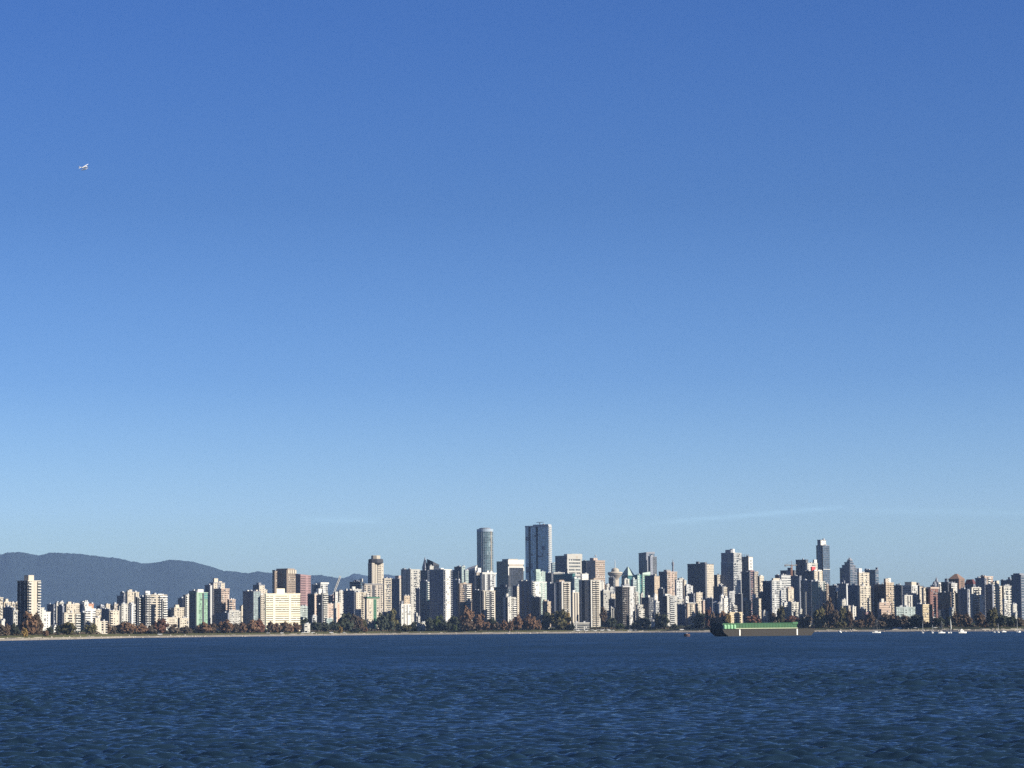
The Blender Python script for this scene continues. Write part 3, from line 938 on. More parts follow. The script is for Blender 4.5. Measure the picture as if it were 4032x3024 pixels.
B('T', 'striped grey and dark tower with a white flat roof below the cylindrical tower', 1893, 1899, 1951, 2258, 600, 'pale', 'W', 'ddWpddWggW', roof=[('cap', 2254, 'brightwhite')], pent=[(1916, 1924, 2246, 'brightwhite'), (1930, 1938, 2246, 'brightwhite')])
B('T', 'dark tower with a tiny lit slot right of the big white edged tower', 1778, 1806, 1811, 2284, 350, 'slate', 'pWp', 'W', pent=[(1803, 1813, 2279, 'brightwhite')])
B('T', 'brown tower with a bright white balcony stack behind rust trees', 1805, 1811, 1857, 2297, 200, 'brown', 'p', 'ppgdbbbp', wall2='brightwhite', pent=[(1822, 1834, 2293, 'tan')])
B('T', 'plain dark tower between the brown balcony tower and the beige balcony tower', 1860, 1892, 1897, 2324, 350, 'dark', 'p', 'W')
B('T', 'beige tower with twin balcony columns and dark brown recesses', 1894, 1901, 1949, 2325, 190, 'beige', 'd', 'dWbbbddbbbW', wall2='white', pent=[(1930, 1943, 2311, 'brightwhite')])
B('O', 'dark bank tower with a white capped right face and louvre band', 1957, 2002, 2062, 2209, 1500, 'charcoal', 'm', 'WmmmmmmW', glz='g_navy', bh=.12, a=55, wall2='brightwhite', pent=[(1978, 2040, 2200, 'taupe')])
B('T', 'dark greenish block below the dark bank tower', 1946, 2000, 2011, 2311, 350, 'dark', 'mp', 'p', glz='g_teal')
B('T', 'white tower with right hand balconies in front of the dark greenish block', 1983, 1999, 2030, 2351, 170, 'white', 'Wd', 'WWpbb', pent=[(1990, 2002, 2337)], wall2='brightwhite')
B('T', 'tower with a cream lit strip left of the dark twin-ribbed tower', 2020, 2036, 2054, 2306, 262, 'slate', 'p', 'sssb', wall2='cream')
B('T', 'dark twin-ribbed tower with a white frame on its roof', 2045, 2094, 2101, 2287, 220, 'slate', 'WmWmW', 'b', wall2='white', pent=[(2046, 2056, 2284, 'white'), (2066, 2075, 2283, 'white')])
B('T', 'pale mint and white tower standing before the broad glass tower', 2098, 2105, 2152, 2290, 450, 'brightwhite', 'b', 'WWpsms', wall2='mint', glz='g_pale', more=[(2105, 2112, 2147, 2250, dict(wall='mint', Ls='m', Rs='mWm', dx=5, pent=[(2106, 2127, 2241, 'mint')]))])
B('T', 'dark low tower before the pale mint tower', 2094, 2126, 2131, 2351, 190, 'dark', 'mp', 'b', wall2='white')
B('A', 'tan windowless block right of the dark low tower', 2137, 2142, 2168, 2368, 250, 'tan', 'W', 'W', pent=[(2140, 2150, 2361)])
B('O', 'dark office block at the right foot of the broad glass tower', 2150, 2172, 2178, 2256, 720, 'dark', 'p', 'W')
B('T', 'dark brown tower left of the white tower with brown roof box', 2154, 2184, 2191, 2297, 310, 'slate', 'pWp', 'W')
B('O', 'pale blue glass block peeping right of the broad glass tower', 2171, 2176, 2191, 2216, 1700, 'paleglass', 'm', 'm', glz='g_blue', bh=.2)
B('O', 'white flat block below the white banded bank tower', 2176, 2181, 2223, 2253, 1200, 'white', 'W', 'g')
B('O', 'white banded bank tower with a dark left side and an emblem near its top', 2188, 2234, 2292, 2187, 1500, 'white', 'ssss', 'WgggggggW', glz='g_grey', bh=.45, fh=6.2, a=52, wall2='dark', pent=[(2222, 2290, 2180, 'white')])  # dark left panels colour in the shade of the unlit side
B('O', 'dark green long low office block under the white banded bank tower', 2178, 2256, 2265, 2259, 900, 'teal', 'm', 'm', glz='g_navy', bh=.3)
B('T', 'white front tower with brown roof box and a beige strip on its dark side', 2187, 2212, 2246, 2291, 160, 'white', 'WWddsss', 'WbbgbbW', wall2='beige', pent=[(2190, 2222, 2283, 'brown')])
B('O', 'pale teal round cornered tower behind the two white balcony towers', 2256, 2263, 2283, 2277, 600, 'paleglass', 'm', 'm', glz='g_pale', bh=.25, pent=[(2258, 2270, 2272, 'brightwhite')])
B('T', 'beige strip tower between the two white front balcony towers', 2249, 2255, 2279, 2332, 350, 'beige', 'W', 'WdWdW', pent=[(2251, 2263, 2324, 'brightwhite')])
B('T', 'white front tower with speckled balconies beside the white one with a brown box', 2281, 2326, 2363, 2283, 160, 'white', 'pWddsspd', 'WbbgbbbW', wall2='beige', pent=[(2320, 2355, 2275, 'brown')])
B('O', 'dark block attached to the pink granite tower', 2292, 2311, 2317, 2208, 1460, 'dark', 'p', 'W')
B('O', 'pink granite stepped tower with a roof mast', 2313, 2346, 2383, 2206, 1400, 'pink', 'WWv', 'gggggg', glz='g_warm', bh=.5, a=48)
B('O', 'white low block below the dark side of the pink granite tower', 2288, 2292, 2317, 2259, 1200, 'brightwhite', 'W', 'W')
B('T', 'small white block right of the speckled white tower', 2359, 2363, 2378, 2290, 500, 'white', 'W', 'WpW')
B('T', 'dark sided grid tower right of the speckled white tower', 2362, 2376, 2401, 2325, 350, 'white', 'd', 'pppp')
B('T', 'narrow white slab below the lookout tower, left of two', 2385, 2389, 2399, 2301, 600, 'white', 'd', 'W')
B('T', 'pale block below the lookout tower shaft', 2399, 2403, 2416, 2313, 550, 'pale', 'W', 'p')
B('A', 'cream block low under the lookout tower shaft', 2402, 2406, 2426, 2338, 400, 'cream', 'W', 'WpW')
B('A', 'dark block left of the brown sided grey tower', 2398, 2421, 2427, 2358, 300, 'dark', 'p', 'W')
B('H', 'white gabled house among the trees left of the brown sided grey tower', 2387, 2392, 2406, 2412, 200, 'brightwhite', 'W', 'W', parapet=0, roof=[('gable', 2404, 'roofgrey')])
B('A', 'small white walk-up touching the brown sided grey tower', 2412, 2416, 2429, 2396, 182, 'white', 'W', 'pW')
B('O', 'dark block behind the lookout tower pod', 2398, 2416, 2422, 2273, 1400, 'dark')
B('O', 'tower with a green glass pyramid roof', 2449, 2474, 2499, 2266, 1450, 'teal', 'm', 'm', glz='g_teal', bh=.2, a=45, parapet=0)
B('O', 'grey green tower with an oval domed top', 2484, 2494, 2507, 2282, 600, 'paleglass', 'm', 'm', glz='g_pale', bh=.3, roof=[('dome', 2272, 'paleglass')])
B('T', 'small white twin top left of the oval domed tower', 2456, 2460, 2478, 2279, 650, 'white', 'W', 'WdW')
B('T', 'front tower with brown left side and a blank grey panel between balcony edges', 2424, 2453, 2501, 2308, 170, 'grey', 'ssss', 'bbbbdbWWWWWb', wall2='darkbrown', pent=[(2446, 2481, 2299, 'roofgrey')])  # brown of the left side deepened to carry its shade
B('T', 'small white block right of the blank grey panel tower', 2497, 2501, 2514, 2331, 330, 'white')
B('A', 'white stepped low block in dark trees right of the grey panel tower', 2506, 2511, 2536, 2381, 220, 'white', 'W', 'gWg', more=[(2512, 2516, 2537, 2398, dict(dx=-30))])
B('O', 'dark glass tower with a pale strip and a pointed right corner', 2517, 2546, 2578, 2178, 1500, 'slate', 'm', 'WWmmmm', glz='g_blue', bh=.14, more=[(2554, 2562, 2587, 2190, dict(glz='g_grey', dx=-30))], roof=[('slant_r', 2171, 'slate')])
B('O', 'bright mint building with a slanting glass roof', 2527, 2531, 2560, 2262, 1100, 'mint', 'm', 'mmm', glz='g_mint', bh=.3, parapet=.3, roof=[('slant_r', 2250, 'mint')])
B('O', 'dark teal building with a mint lit edge left of the bright mint building', 2499, 2511, 2526, 2263, 1150, 'teal', 'm', 'sm', glz='g_teal', wall2='mint')
B('T', 'dark slab with a tan right face before the dark glass tower', 2540, 2577, 2597, 2266, 600, 'dark', 'WpW', 'ssss', wall2='tan', pent=[(2572, 2586, 2261, 'cream')])
B('T', 'red brown tower with a white grid and dark left side', 2596, 2628, 2667, 2250, 800, 'pink', 'ssss', 'ggWgWgg', glz='g_warm', bh=.35, wall2='dark')  # left face panelled dark, its shade painted as colour
B('T', 'dark block below the red brown grid tower', 2592, 2612, 2616, 2318, 450, 'dark', 'p', 'W')
B('T', 'light grey block at the right foot of the red brown grid tower', 2659, 2664, 2687, 2284, 500, 'pale', 'p', 'WpW')
B('T', 'small grey beige block behind the light grey block', 2671, 2676, 2692, 2277, 700, 'beige')
B('T', 'slim beige block left of the large dark tower with a beige face', 2690, 2695, 2703, 2285, 720, 'beige', 'W', 'W')
B('T', 'grey block in front of the left edge of the large dark beige-faced tower', 2697, 2703, 2728, 2306, 600, 'pale', 'd', 'WpW', pent=[(2700, 2710, 2300)])
B('O', 'large dark tower with a beige right face', 2709, 2778, 2811, 2219, 1000, 'dark', 'vvvv', 'Wsssss', wall2='beige', bh=.3, pent=[(2742, 2756, 2210), (2758, 2786, 2213)])  # beige tower; the dark wall colour stands for its shaded left side
B('T', 'small beige top between the large dark tower and the tall slate tower', 2810, 2825, 2843, 2263, 1100, 'beige', 'd', 'pg')
B('T', 'tall slate blue tower with a light grey right face and white top', 2842, 2891, 2921, 2176, 1150, 'pale', 'sssmss', 'pgp', wall2='slate', pent=[(2858, 2893, 2164, 'slate'), (2876, 2895, 2160, 'brightwhite')], more=[(2841, 2890, 2922, 2214, dict(Ls='ssms', Rs='gp', dx=-4))])
B('T', 'dark brown tower with a bright white right face and roof posts', 2918, 2949, 2965, 2192, 1320, 'brown', 'WpW', 'sssss', wall2='brightwhite')
B('T', 'dark tower in front of the dark brown tower', 2921, 2952, 2956, 2251, 700, 'dark', 'pp', 'W')
B('T', 'purple grey slim tower below the bright white face', 2951, 2956, 2971, 2245, 760, 'mauve', 'W', 'gg')
B('T', 'grey brown slim tower right of the purple grey one', 2967, 2972, 2987, 2251, 740, 'taupe', 'W', 'pg')
B('T', 'cream tower with a tiny lit roof right of the slim pair', 2986, 2992, 3008, 2268, 700, 'cream', 'd', 'WW', pent=[(2994, 3003, 2264, 'brightwhite')])
B('T', 'plain dark slab left of the grey speckled grid tower', 3005, 3037, 3041, 2287, 300, 'dark', 'W', 'W')
B('T', 'dark lower slab in front of the cream tower with a tiny lit roof', 2988, 3014, 3018, 2332, 320, 'dark', 'WpW', 'W')
B('T', 'dark block below the tall slate blue tower', 2810, 2844, 2850, 2308, 500, 'dark', 'p', 'W')
B('T', 'tiny bright white box left of the tall slate blue tower', 2832, 2836, 2847, 2300, 700, 'brightwhite', 'W', 'W')
B('T', 'small beige block at the left foot of the tall slate blue tower', 2842, 2847, 2863, 2312, 650, 'beige')
B('T', 'grey white block before the light face of the tall slate tower', 2868, 2873, 2894, 2328, 400, 'pale', 'p', 'gp')
B('T', 'dark slab right of the grey white block', 2895, 2919, 2924, 2338, 300, 'dark', 'p', 'W')
B('T', 'plain bright white slab above the yellow lowrise', 2847, 2851, 2873, 2356, 250, 'brightwhite', 'W', 'WW', pent=[(2854, 2863, 2346)])
B('H', 'grey gabled building, left of the twin gables', 2811, 2815, 2831, 2374, 232, 'pale', 'W', 'p', parapet=0, roof=[('gable', 2364, 'pale')])
B('H', 'grey gabled building, right of the twin gables', 2829, 2833, 2848, 2377, 230, 'grey', 'W', 'p', parapet=0, roof=[('gable', 2368, 'grey')])
B('A', 'small white block over the twin grey gables', 2836, 2840, 2849, 2344, 320, 'brightwhite', 'W', 'W')
B('A', 'small white balcony block right of the plain bright white slab', 2882, 2886, 2900, 2384, 240, 'white', 'W', 'b')
B('T', 'dark wide block left of the white framed front tower', 2527, 2555, 2573, 2352, 262, 'dark', 'p', 'p')
B('T', 'white top above the dark wide block', 2574, 2578, 2589, 2341, 350, 'brightwhite', 'W', 'WW')
B('T', 'slim striped tower at the right edge of the dark wide block', 2579, 2583, 2595, 2368, 205, 'grey', 'W', 'g', bh=.5)
B('A', 'small white block low left of the tan faced slab', 2521, 2525, 2533, 2337, 420, 'white', 'W', 'W')
B('T', 'white framed front tower with grey balcony centre', 2611, 2627, 2665, 2345, 160, 'white', 'd', 'WWbbbbWW', wall2='pale', a=58, pent=[(2612, 2640, 2338, 'brightwhite')])
B('A', 'white block right behind the white framed front tower', 2662, 2667, 2691, 2359, 300, 'white', 'W', 'gWg')
B('T', 'dark slab left of the tower with a cream balcony centre', 2667, 2697, 2703, 2379, 182, 'slate', 'WpW', 'W')
B('T', 'narrow white block above the tower with a cream balcony centre', 2698, 2701, 2711, 2348, 350, 'brightwhite', 'W', 'W')
B('T', 'dark block behind the tower with a cream balcony centre', 2709, 2732, 2737, 2336, 400, 'slate', 'p', 'W')
B('T', 'front tower with white frame and cream balcony centre', 2702, 2706, 2736, 2376, 162, 'brown', 'W', 'WssbbbbssW', wall2='cream', roof=[('cap', 2373, 'white')])
B('T', 'cream pink tower between two dark blocks under the large dark tower', 2738, 2742, 2766, 2333, 300, 'cream', 'W', 'pWp')
B('A', 'tiny pinkish block right of the cream pink tower', 2766, 2769, 2778, 2366, 310, 'pink', 'W', 'W')
B('A', 'dark grey block beside the twin grey gables', 2777, 2805, 2812, 2356, 300, 'slate', 'pWp', 'p')
B('A', 'yellow cream lowrise behind the green covered barge', 2866, 2873, 2922, 2410, 112, 'yellow', 'W', 'WWWWWggWgW', wall2='brown')
B('T', 'grey beige balcony tower right of the yellow lowrise', 2929, 2934, 2958, 2363, 222, 'beige', 'd', 'gbg', pent=[(2925, 2935, 2354, 'white')])
B('T', 'cream block with a raised left roof right of the grey beige balcony tower', 2965, 2969, 2996, 2357, 262, 'cream', 'W', 'WWpW', pent=[(2966, 2975, 2339, 'brightwhite')])
B('A', 'white striped low block left of the barge stern', 3002, 3007, 3024, 2406, 142, 'white', 'W', 'gWg')
B('T', 'grey speckled grid tower with uneven windows', 3036, 3041, 3101, 2285, 260, 'pale', 'W', 'gWggWgpg', pent=[(3042, 3070, 2276, 'beige')], glz='g_grey')
B('O', 'pale hotel with horizontal bands behind the speckled grid tower', 3073, 3078, 3114, 2264, 700, 'pale', 'W', 'gg', bh=.6)
B('O', 'dark block with a grey centre panel above the banded hotel', 3075, 3129, 3138, 2245, 1000, 'dark', 'WWWssWW', 'W', wall2='grey')
B('O', 'small dark block left of the banded hotel', 3054, 3070, 3076, 2264, 800, 'dark')
B('T', 'cream tower with a brown roof left of the dark mass of slabs', 3099, 3104, 3125, 2318, 240, 'cream', 'W', 'WpW', roof=[('mansard', 2310, 'brown')])
B('A', 'white front block with square windows, left of the white pair', 3084, 3089, 3118, 2372, 182, 'brightwhite', 'W', 'WgWgW')
B('A', 'white front block with square windows, right of the white pair', 3113, 3118, 3149, 2371, 180, 'white', 'W', 'gWgWg', more=[(3147, 3150, 3158, 2400)])
B('T', 'dark rounded slab behind the cream brown-roofed tower', 3116, 3149, 3156, 2267, 500, 'slate', 'pp', 'W')
B('O', 'tall dark block left of the white framed block with a red rooftop box', 3136, 3175, 3183, 2203, 1000, 'dark', 'vWv', 'W')
B('T', 'white framed block beside the tall glass tower', 3175, 3181, 3220, 2216, 920, 'white', 'W', 'WsmmW', wall2='pale', glz='g_grey', pent=[(3207, 3219, 2202, 'brightwhite')])
B('T', 'dark wide slab below the white framed block', 3153, 3203, 3208, 2248, 700, 'dark', 'pWpp', 'W')
B('T', 'dark grey front slab left of the green glass and white tower', 3155, 3196, 3201, 2284, 350, 'slate', 'mWm', 'W')
B('T', 'cream twin tower with white roof caps under the tall glass tower', 3204, 3208, 3239, 2247, 600, 'cream', 'W', 'WWdWW', pent=[(3205, 3218, 2243, 'brightwhite'), (3222, 3238, 2243, 'brightwhite')])
B('T', 'green glass and white tower in front of the tall glass tower', 3197, 3224, 3249, 2289, 250, 'white', 'mm', 'mWWpb', glz='g_teal', bh=.2, pent=[(3206, 3220, 2281, 'brightwhite')])
B('T', 'dark brown block right of the green glass and white tower', 3246, 3256, 3263, 2299, 400, 'brown')
B('T', 'dark block with a rounded outline left of the stepped slate tower', 3262, 3294, 3301, 2305, 500, 'dark', 'pp', 'W')
B('T', 'white tower with rooftop boxes in front of the dark rounded block', 3289, 3297, 3324, 2327, 280, 'white', 'd', 'WpW', pent=[(3293, 3303, 2313, 'brightwhite')])
B('A', 'small white block lower right of the white tower with rooftop boxes', 3311, 3317, 3331, 2361, 230, 'white', 'W', 'pW')
B('O', 'slate blue stepped tower rising to a point', 3309, 3348, 3379, 2235, 1100, 'slate', 'mm', 'mm', glz='g_blue', bh=.2, more=[(3318, 3348, 3370, 2224), (3328, 3348, 3362, 2213), (3340, 3349, 3358, 2205, dict(roof=[('spire', 2194, 'slate')]))])
B('T', 'dark slab at the left foot of the stepped slate tower', 3298, 3333, 3342, 2297, 600, 'slate', 'p', 'sW', wall2='pale')
B('T', 'dark slab left of the beige arched tower with a thin lit edge', 3340, 3379, 3386, 2304, 320, 'slate', 'WppW', 'W')
B('T', 'beige tower with arched roofline and vertical strips', 3382, 3387, 3438, 2306, 300, 'beige', 'W', 'WgWgWWgWg', glz='g_grey', wall2='cream', more=[(3378, 3384, 3423, 2254, dict(Rs='WgWgW', wall='cream', dx=20, pent=[(3379, 3392, 2238, 'brightwhite')]))])
B('O', 'dark tower with a concave top right of the beige arched tower', 3407, 3449, 3460, 2243, 1000, 'slate', 'mm', 'm', glz='g_blue', bh=.2, pent=[(3450, 3460, 2234, 'slate'), (3407, 3416, 2238, 'slate')])
B('T', 'dark slab left of the orange tan tower', 3442, 3484, 3489, 2300, 400, 'dark', 'WpW', 'W')
B('T', 'orange tan tower with vertical strips and white roof boxes', 3483, 3489, 3520, 2293, 380, 'tan', 'd', 'WgWgWg', glz='g_warm', pent=[(3494, 3508, 2276, 'brightwhite'), (3472, 3490, 2278, 'taupe')])
B('A', 'pinkish beige grid block below the orange tan tower', 3457, 3463, 3513, 2372, 220, 'pink', 'W', 'pppp', glz='g_warm', pent=[(3467, 3478, 2357, 'white')])
B('T', 'white narrow front tower beside the poplar trees', 3352, 3357, 3370, 2388, 160, 'white', 'W', 'WpW')
B('T', 'grey brown front block left of the white narrow tower', 3322, 3341, 3353, 2385, 172, 'taupe', 'p', 'WW')
B('A', 'dark low block right of the white narrow front tower', 3370, 3403, 3409, 2396, 200, 'slate', 'p', 'W')
B('A', 'mauve low block behind brown trees under the beige arched tower', 3404, 3410, 3432, 2410, 190, 'mauve', 'W', 'p')
B('T', 'dark tower right of the orange tan tower', 3522, 3551, 3557, 2304, 400, 'dark', 'pWp', 'W')
B('T', 'grey glass tower with a beige flat crown', 3556, 3590, 3613, 2304, 330, 'grey', 'mm', 'WpW', glz='g_grey', pent=[(3564, 3610, 2291, 'beige')])
B('T', 'white strip block in front of the grey glass tower', 3557, 3562, 3592, 2343, 250, 'white', 'W', 'WWdWdW')
B('A', 'long low white and glass building behind round trees', 3525, 3530, 3605, 2390, 182, 'paleglass', 'm', 'mmmWWmmm', glz='g_pale', bh=.35, a=68)
B('T', 'dark slab with a thin cream edge right of the beige crowned tower', 3592, 3621, 3637, 2306, 400, 'dark', 'pp', 'ssW', wall2='cream')
B('T', 'cream tower left of the red brown tower', 3631, 3638, 3662, 2314, 350, 'cream', 'W', 'WpWW')
B('T', 'red brown tower with a pinkish white roof band', 3658, 3663, 3694, 2318, 370, 'brick', 'W', 'WgW', roof=[('cap', 2311, 'pink')])
B('T', 'yellow cream front tower with a fine window grid', 3629, 3634, 3671, 2379, 142, 'yellow', 'W', 'pppp', glz='g_warm')
B('T', 'dark grey ribbed block left of the yellow cream front tower', 3606, 3630, 3636, 2378, 205, 'slate', 'WpWp', 'W')
B('O', 'dark domed building left of the white winged block', 3666, 3682, 3697, 2304, 900, 'slate', 'p', 'p', roof=[('dome', 2288, 'slate', 1.0)])
B('O', 'slim dark tower topped by a pointed turret', 3684, 3690, 3695, 2290, 940, 'slate', 'W', 'W', roof=[('spire', 2271, 'slate')])
B('T', 'white slim block right of the pointed turret', 3691, 3697, 3709, 2296, 700, 'brightwhite', 'W', 'dW')
B('T', 'wide dark brown grey slab in the middle of the right cluster', 3694, 3743, 3749, 2332, 240, 'brown', 'WpWWp', 'W')
B('T', 'dark slab behind the wide dark brown grey slab', 3708, 3734, 3745, 2291, 600, 'dark', 'p', 'p')
B('T', 'grey tower left of the copper roofed tower', 3739, 3747, 3769, 2296, 450, 'grey', 'd', 'gpW')
B('T', 'brown tower with a hipped copper roof', 3738, 3777, 3799, 2279, 700, 'copper', 'pp', 'WpW', glz='g_teal', roof=[('hip', 2259, 'copper')])
B('T', 'cream tower with white balconies left of a wide dark slab', 3747, 3757, 3778, 2334, 230, 'cream', 'b', 'WWpb', wall2='brightwhite', pent=[(3742, 3755, 2318)])
B('T', 'wide dark slab left of the white framed grey centre tower', 3775, 3810, 3821, 2319, 262, 'slate', 'WpWW', 'Ws', wall2='white')
B('T', 'block with a maroon mansard roof', 3802, 3834, 3844, 2300, 600, 'slate', 'p', 'p', roof=[('mansard', 2281, 'maroon')])
B('T', 'white framed tower with a grey window centre in the right cluster', 3822, 3827, 3862, 2312, 200, 'white', 'W', 'WbgggbW', wall2='brightwhite')
B('T', 'dark blue slab right of the maroon roof', 3843, 3879, 3885, 2275, 500, 'slate', 'WmW', 'W', glz='g_blue')
B('T', 'beige pink tower with white balconies behind a dark stepped slab', 3863, 3878, 3911, 2268, 550, 'pink', 'd', 'pbp', wall2='brightwhite', pent=[(3866, 3876, 2264, 'slate')])
B('T', 'dark slab before the beige pink tower', 3882, 3908, 3913, 2301, 280, 'slate', 'pWp', 'W')
B('T', 'slim beige strip tower right of the dark slab', 3907, 3911, 3923, 2293, 285, 'beige', 'W', 'g')
B('T', 'cream balcony tower near the right end', 3921, 3927, 3945, 2307, 262, 'cream', 'W', 'bW', wall2='white', pent=[(3920, 3933, 2286)])
B('T', 'white tower with a grey window centre near the right end', 3947, 3953, 3982, 2306, 350, 'white', 'd', 'WggWg')
B('T', 'slate slab behind the white tower near the right end', 3943, 3989, 3996, 2284, 500, 'slate', 'pWpp', 'W', pent=[(3972, 3981, 2272), (3945, 3953, 2284)])
B('T', 'tall slate blue slab at the right edge of the photo', 3985, 4022, 4046, 2263, 300, 'slate', 'mWmW', 'mm', glz='g_blue', pent=[(3992, 4034, 2257)])
B('A', 'small white block at the foot of the tall slate slab by the right edge', 3984, 3989, 4003, 2380, 182, 'white', 'W', 'pW')
B('A', 'grey low block left of the slate slabs at the right end', 3950, 3955, 3967, 2363, 222, 'grey')
B('A', 'tiny white block between the white framed tower and the olive poplar', 3862, 3866, 3875, 2345, 215, 'brightwhite', 'W', 'W')
B('P', 'long low white beach pavilion with a flat roof behind parked cars', 2252, 2258, 2320, 2451, 75, 'white', 'W', 'gggg', bh=.3, a=72, single=False, parapet=1.4)
B('H', 'white low house with a pale flat roof in dark shore trees', 1646, 1650, 1676, 2452, 90, 'brightwhite', 'W', 'gW', roof=[('cap', 2451, 'white')])
B('P', 'small white shed among the dark trees left of the green trimmed tower', 1195, 1199, 1220, 2456, 80, 'white', 'W', 'gW')
B('A', 'white low block in trees below the dark tower with a cream side', 1552, 1556, 1578, 2424, 180, 'pale', 'W', 'gWg')
B('A', 'white narrow block beside the dark-striped white tower', 1633, 1636, 1643, 2415, 200, 'brightwhite', 'W', 'W')
B('H', 'small white house right of two in the dark trees before the pale mint tower', 2152, 2154, 2163, 2424, 120, 'brightwhite', 'W', 'W')
B('H', 'small white house left of two in the dark trees before the pale mint tower', 2133, 2135, 2142, 2424, 120, 'brightwhite', 'W', 'W')
B('H', 'white gabled house in dark trees left of the white framed front tower', 2566, 2570, 2582, 2446, 110, 'brightwhite', 'W', 'W', parapet=0, roof=[('gable', 2434, 'roofgrey')])
B('A', 'white lit house fragment right of the green poplar behind the barge stern', 3244, 3247, 3256, 2425, 150, 'cream', 'W', 'W')
B('A', 'white curved lowrise among dark blocks above the sailing boats', 3699, 3703, 3722, 2402, 200, 'brightwhite', 'W', 'gW', bh=.3)

B('A', 'tiny white roof piece above the dark grey front slab', 3171, 3174, 3180, 2330, 340, 'white', 'W', 'W')
B('H', 'low white houses among bare trees right of the white front pair', 3160, 3164, 3176, 2431, 120, 'white', 'W', 'gW', roof=[('cap', 2429, 'roofgrey')])
B('H', 'small white house right of the low white houses behind the barge stern', 3179, 3182, 3190, 2437, 112, 'white', 'W', 'W')
B('H', 'pale grey house in dark trees right of the tower with a cream balcony centre', 2747, 2751, 2769, 2440, 105, 'pale', 'W', 'gW', roof=[('cap', 2438, 'white')])
B('A', 'pale low block half hidden by the tall dark trees right of the green trimmed tower', 1506, 1511, 1546, 2409, 170, 'pale', 'W', 'gWg')
B('H', 'white narrow house in dark trees left of the white low flat-roofed house', 1643, 1646, 1653, 2428, 130, 'white', 'W', 'W')
B('H', 'white low house right of the small dark tree near the round olive tree', 209, 213, 227, 2465, 112, 'brightwhite', 'W', 'gW')
B('H', 'white low house behind dark brown trees by the left edge', 3, 6, 17, 2443, 110, 'white', 'W', 'W')
B('A', 'small white walk-up right of the white gabled house near the speckled white tower', 2405, 2407, 2413, 2392, 260, 'white', 'W', 'W')
B('A', 'small white block at the foot of the right-hand cream balcony tower', 3740, 3744, 3758, 2397, 180, 'white', 'W', 'gW')
B('H', 'thin white house in dark trees under the tall slate slab by the right edge', 3996, 3998, 4004, 2416, 130, 'white', 'W', 'W')
B('A', 'white mid-rise piece behind the red brown pointed tree', 655, 658, 676, 2404, 320, 'pale', 'W', 'gW')
B('A', 'cream low block behind rust trees left of the dark low block', 836, 840, 852, 2424, 260, 'cream', 'W', 'W')
B('A', 'small pale block under the tower with a pale pink strip', 1228, 1231, 1246, 2424, 160, 'pale', 'W', 'gW')
B('A', 'small pale block left of the white low block below the dark cream-sided tower', 1528, 1531, 1545, 2431, 150, 'white', 'W', 'W')

# ------------------------------------------------------------------ landmark details
def px_m(M, n):
    return n * M['D'] / F

def face_r(mb, u0, u1, n0, n1, z0, z1):
    mb.box(u0, u1, -n1, -n0, z0, z1)

def part(name, m, root, M, fn, kind=None):
    b = MB()
    fn(b)
    return b.build(name, m, root, M['rel'], kind)

def zloc(M, px, py):
    return zat(px, py, M['D']) - M['zb']

# dark bank tower: white cap, louvre band, white edges on the right face
root, M = BLD['dark bank tower with a white capped right face and louvre band']
zc, zl, zw, zw2 = zloc(M, 2030, 2222), zloc(M, 2030, 2230), zloc(M, 2030, 2235), zloc(M, 2030, 2203)
part('cap_panel', 'brightwhite', root, M, lambda b: face_r(b, -.9, M['wr'] + .9, .2, 1.1, zc, zw2))
part('louvre_band', 'taupe', root, M, lambda b: face_r(b, 1.2, M['wr'] - 1.2, .2, .8, zl, zc))
part('white_band', 'brightwhite', root, M, lambda b: face_r(b, -.9, M['wr'] + .9, .2, 1.0, zw, zl))
for u, yb in ((-.9, 2265), (M['wr'] - .9, 2248)):
    part('edge_fin', 'brightwhite', root, M, lambda b: face_r(b, u, u + 2.0, .2, 1.2, zloc(M, 2030, yb), zw))

# white banded bank tower: blank top with an emblem
root, M = BLD['white banded bank tower with a dark left side and an emblem near its top']
zt, zb_ = zloc(M, 2260, 2181), zloc(M, 2260, 2201)
part('top_panel', 'white', root, M, lambda b: face_r(b, -.3, M['wr'] + .6, -.2, .9, zb_, zt))
def emblem(b):
    u, w = M['wr'] * .60, px_m(M, 7) / math.sin(M['a'])
    z0, z1 = zloc(M, 2268, 2198), zloc(M, 2268, 2187)
    h = (z1 - z0)
    for k in range(2):
        a0, a1 = z0 + h * .52 * k, z0 + h * (.52 * k + .46)
        t = (a1 - a0) * .28
        face_r(b, u, u + w, .9, 1.1, a0, a0 + t)
        face_r(b, u, u + w, .9, 1.1, a1 - t, a1)
        face_r(b, u, u + w * .34, .9, 1.09, a0 + t, a1 - t)
        face_r(b, u + w * .68, u + w, .9, 1.09, a0 + t, a1 - t)
o = part('emblem', 'taupe', root, M, emblem)

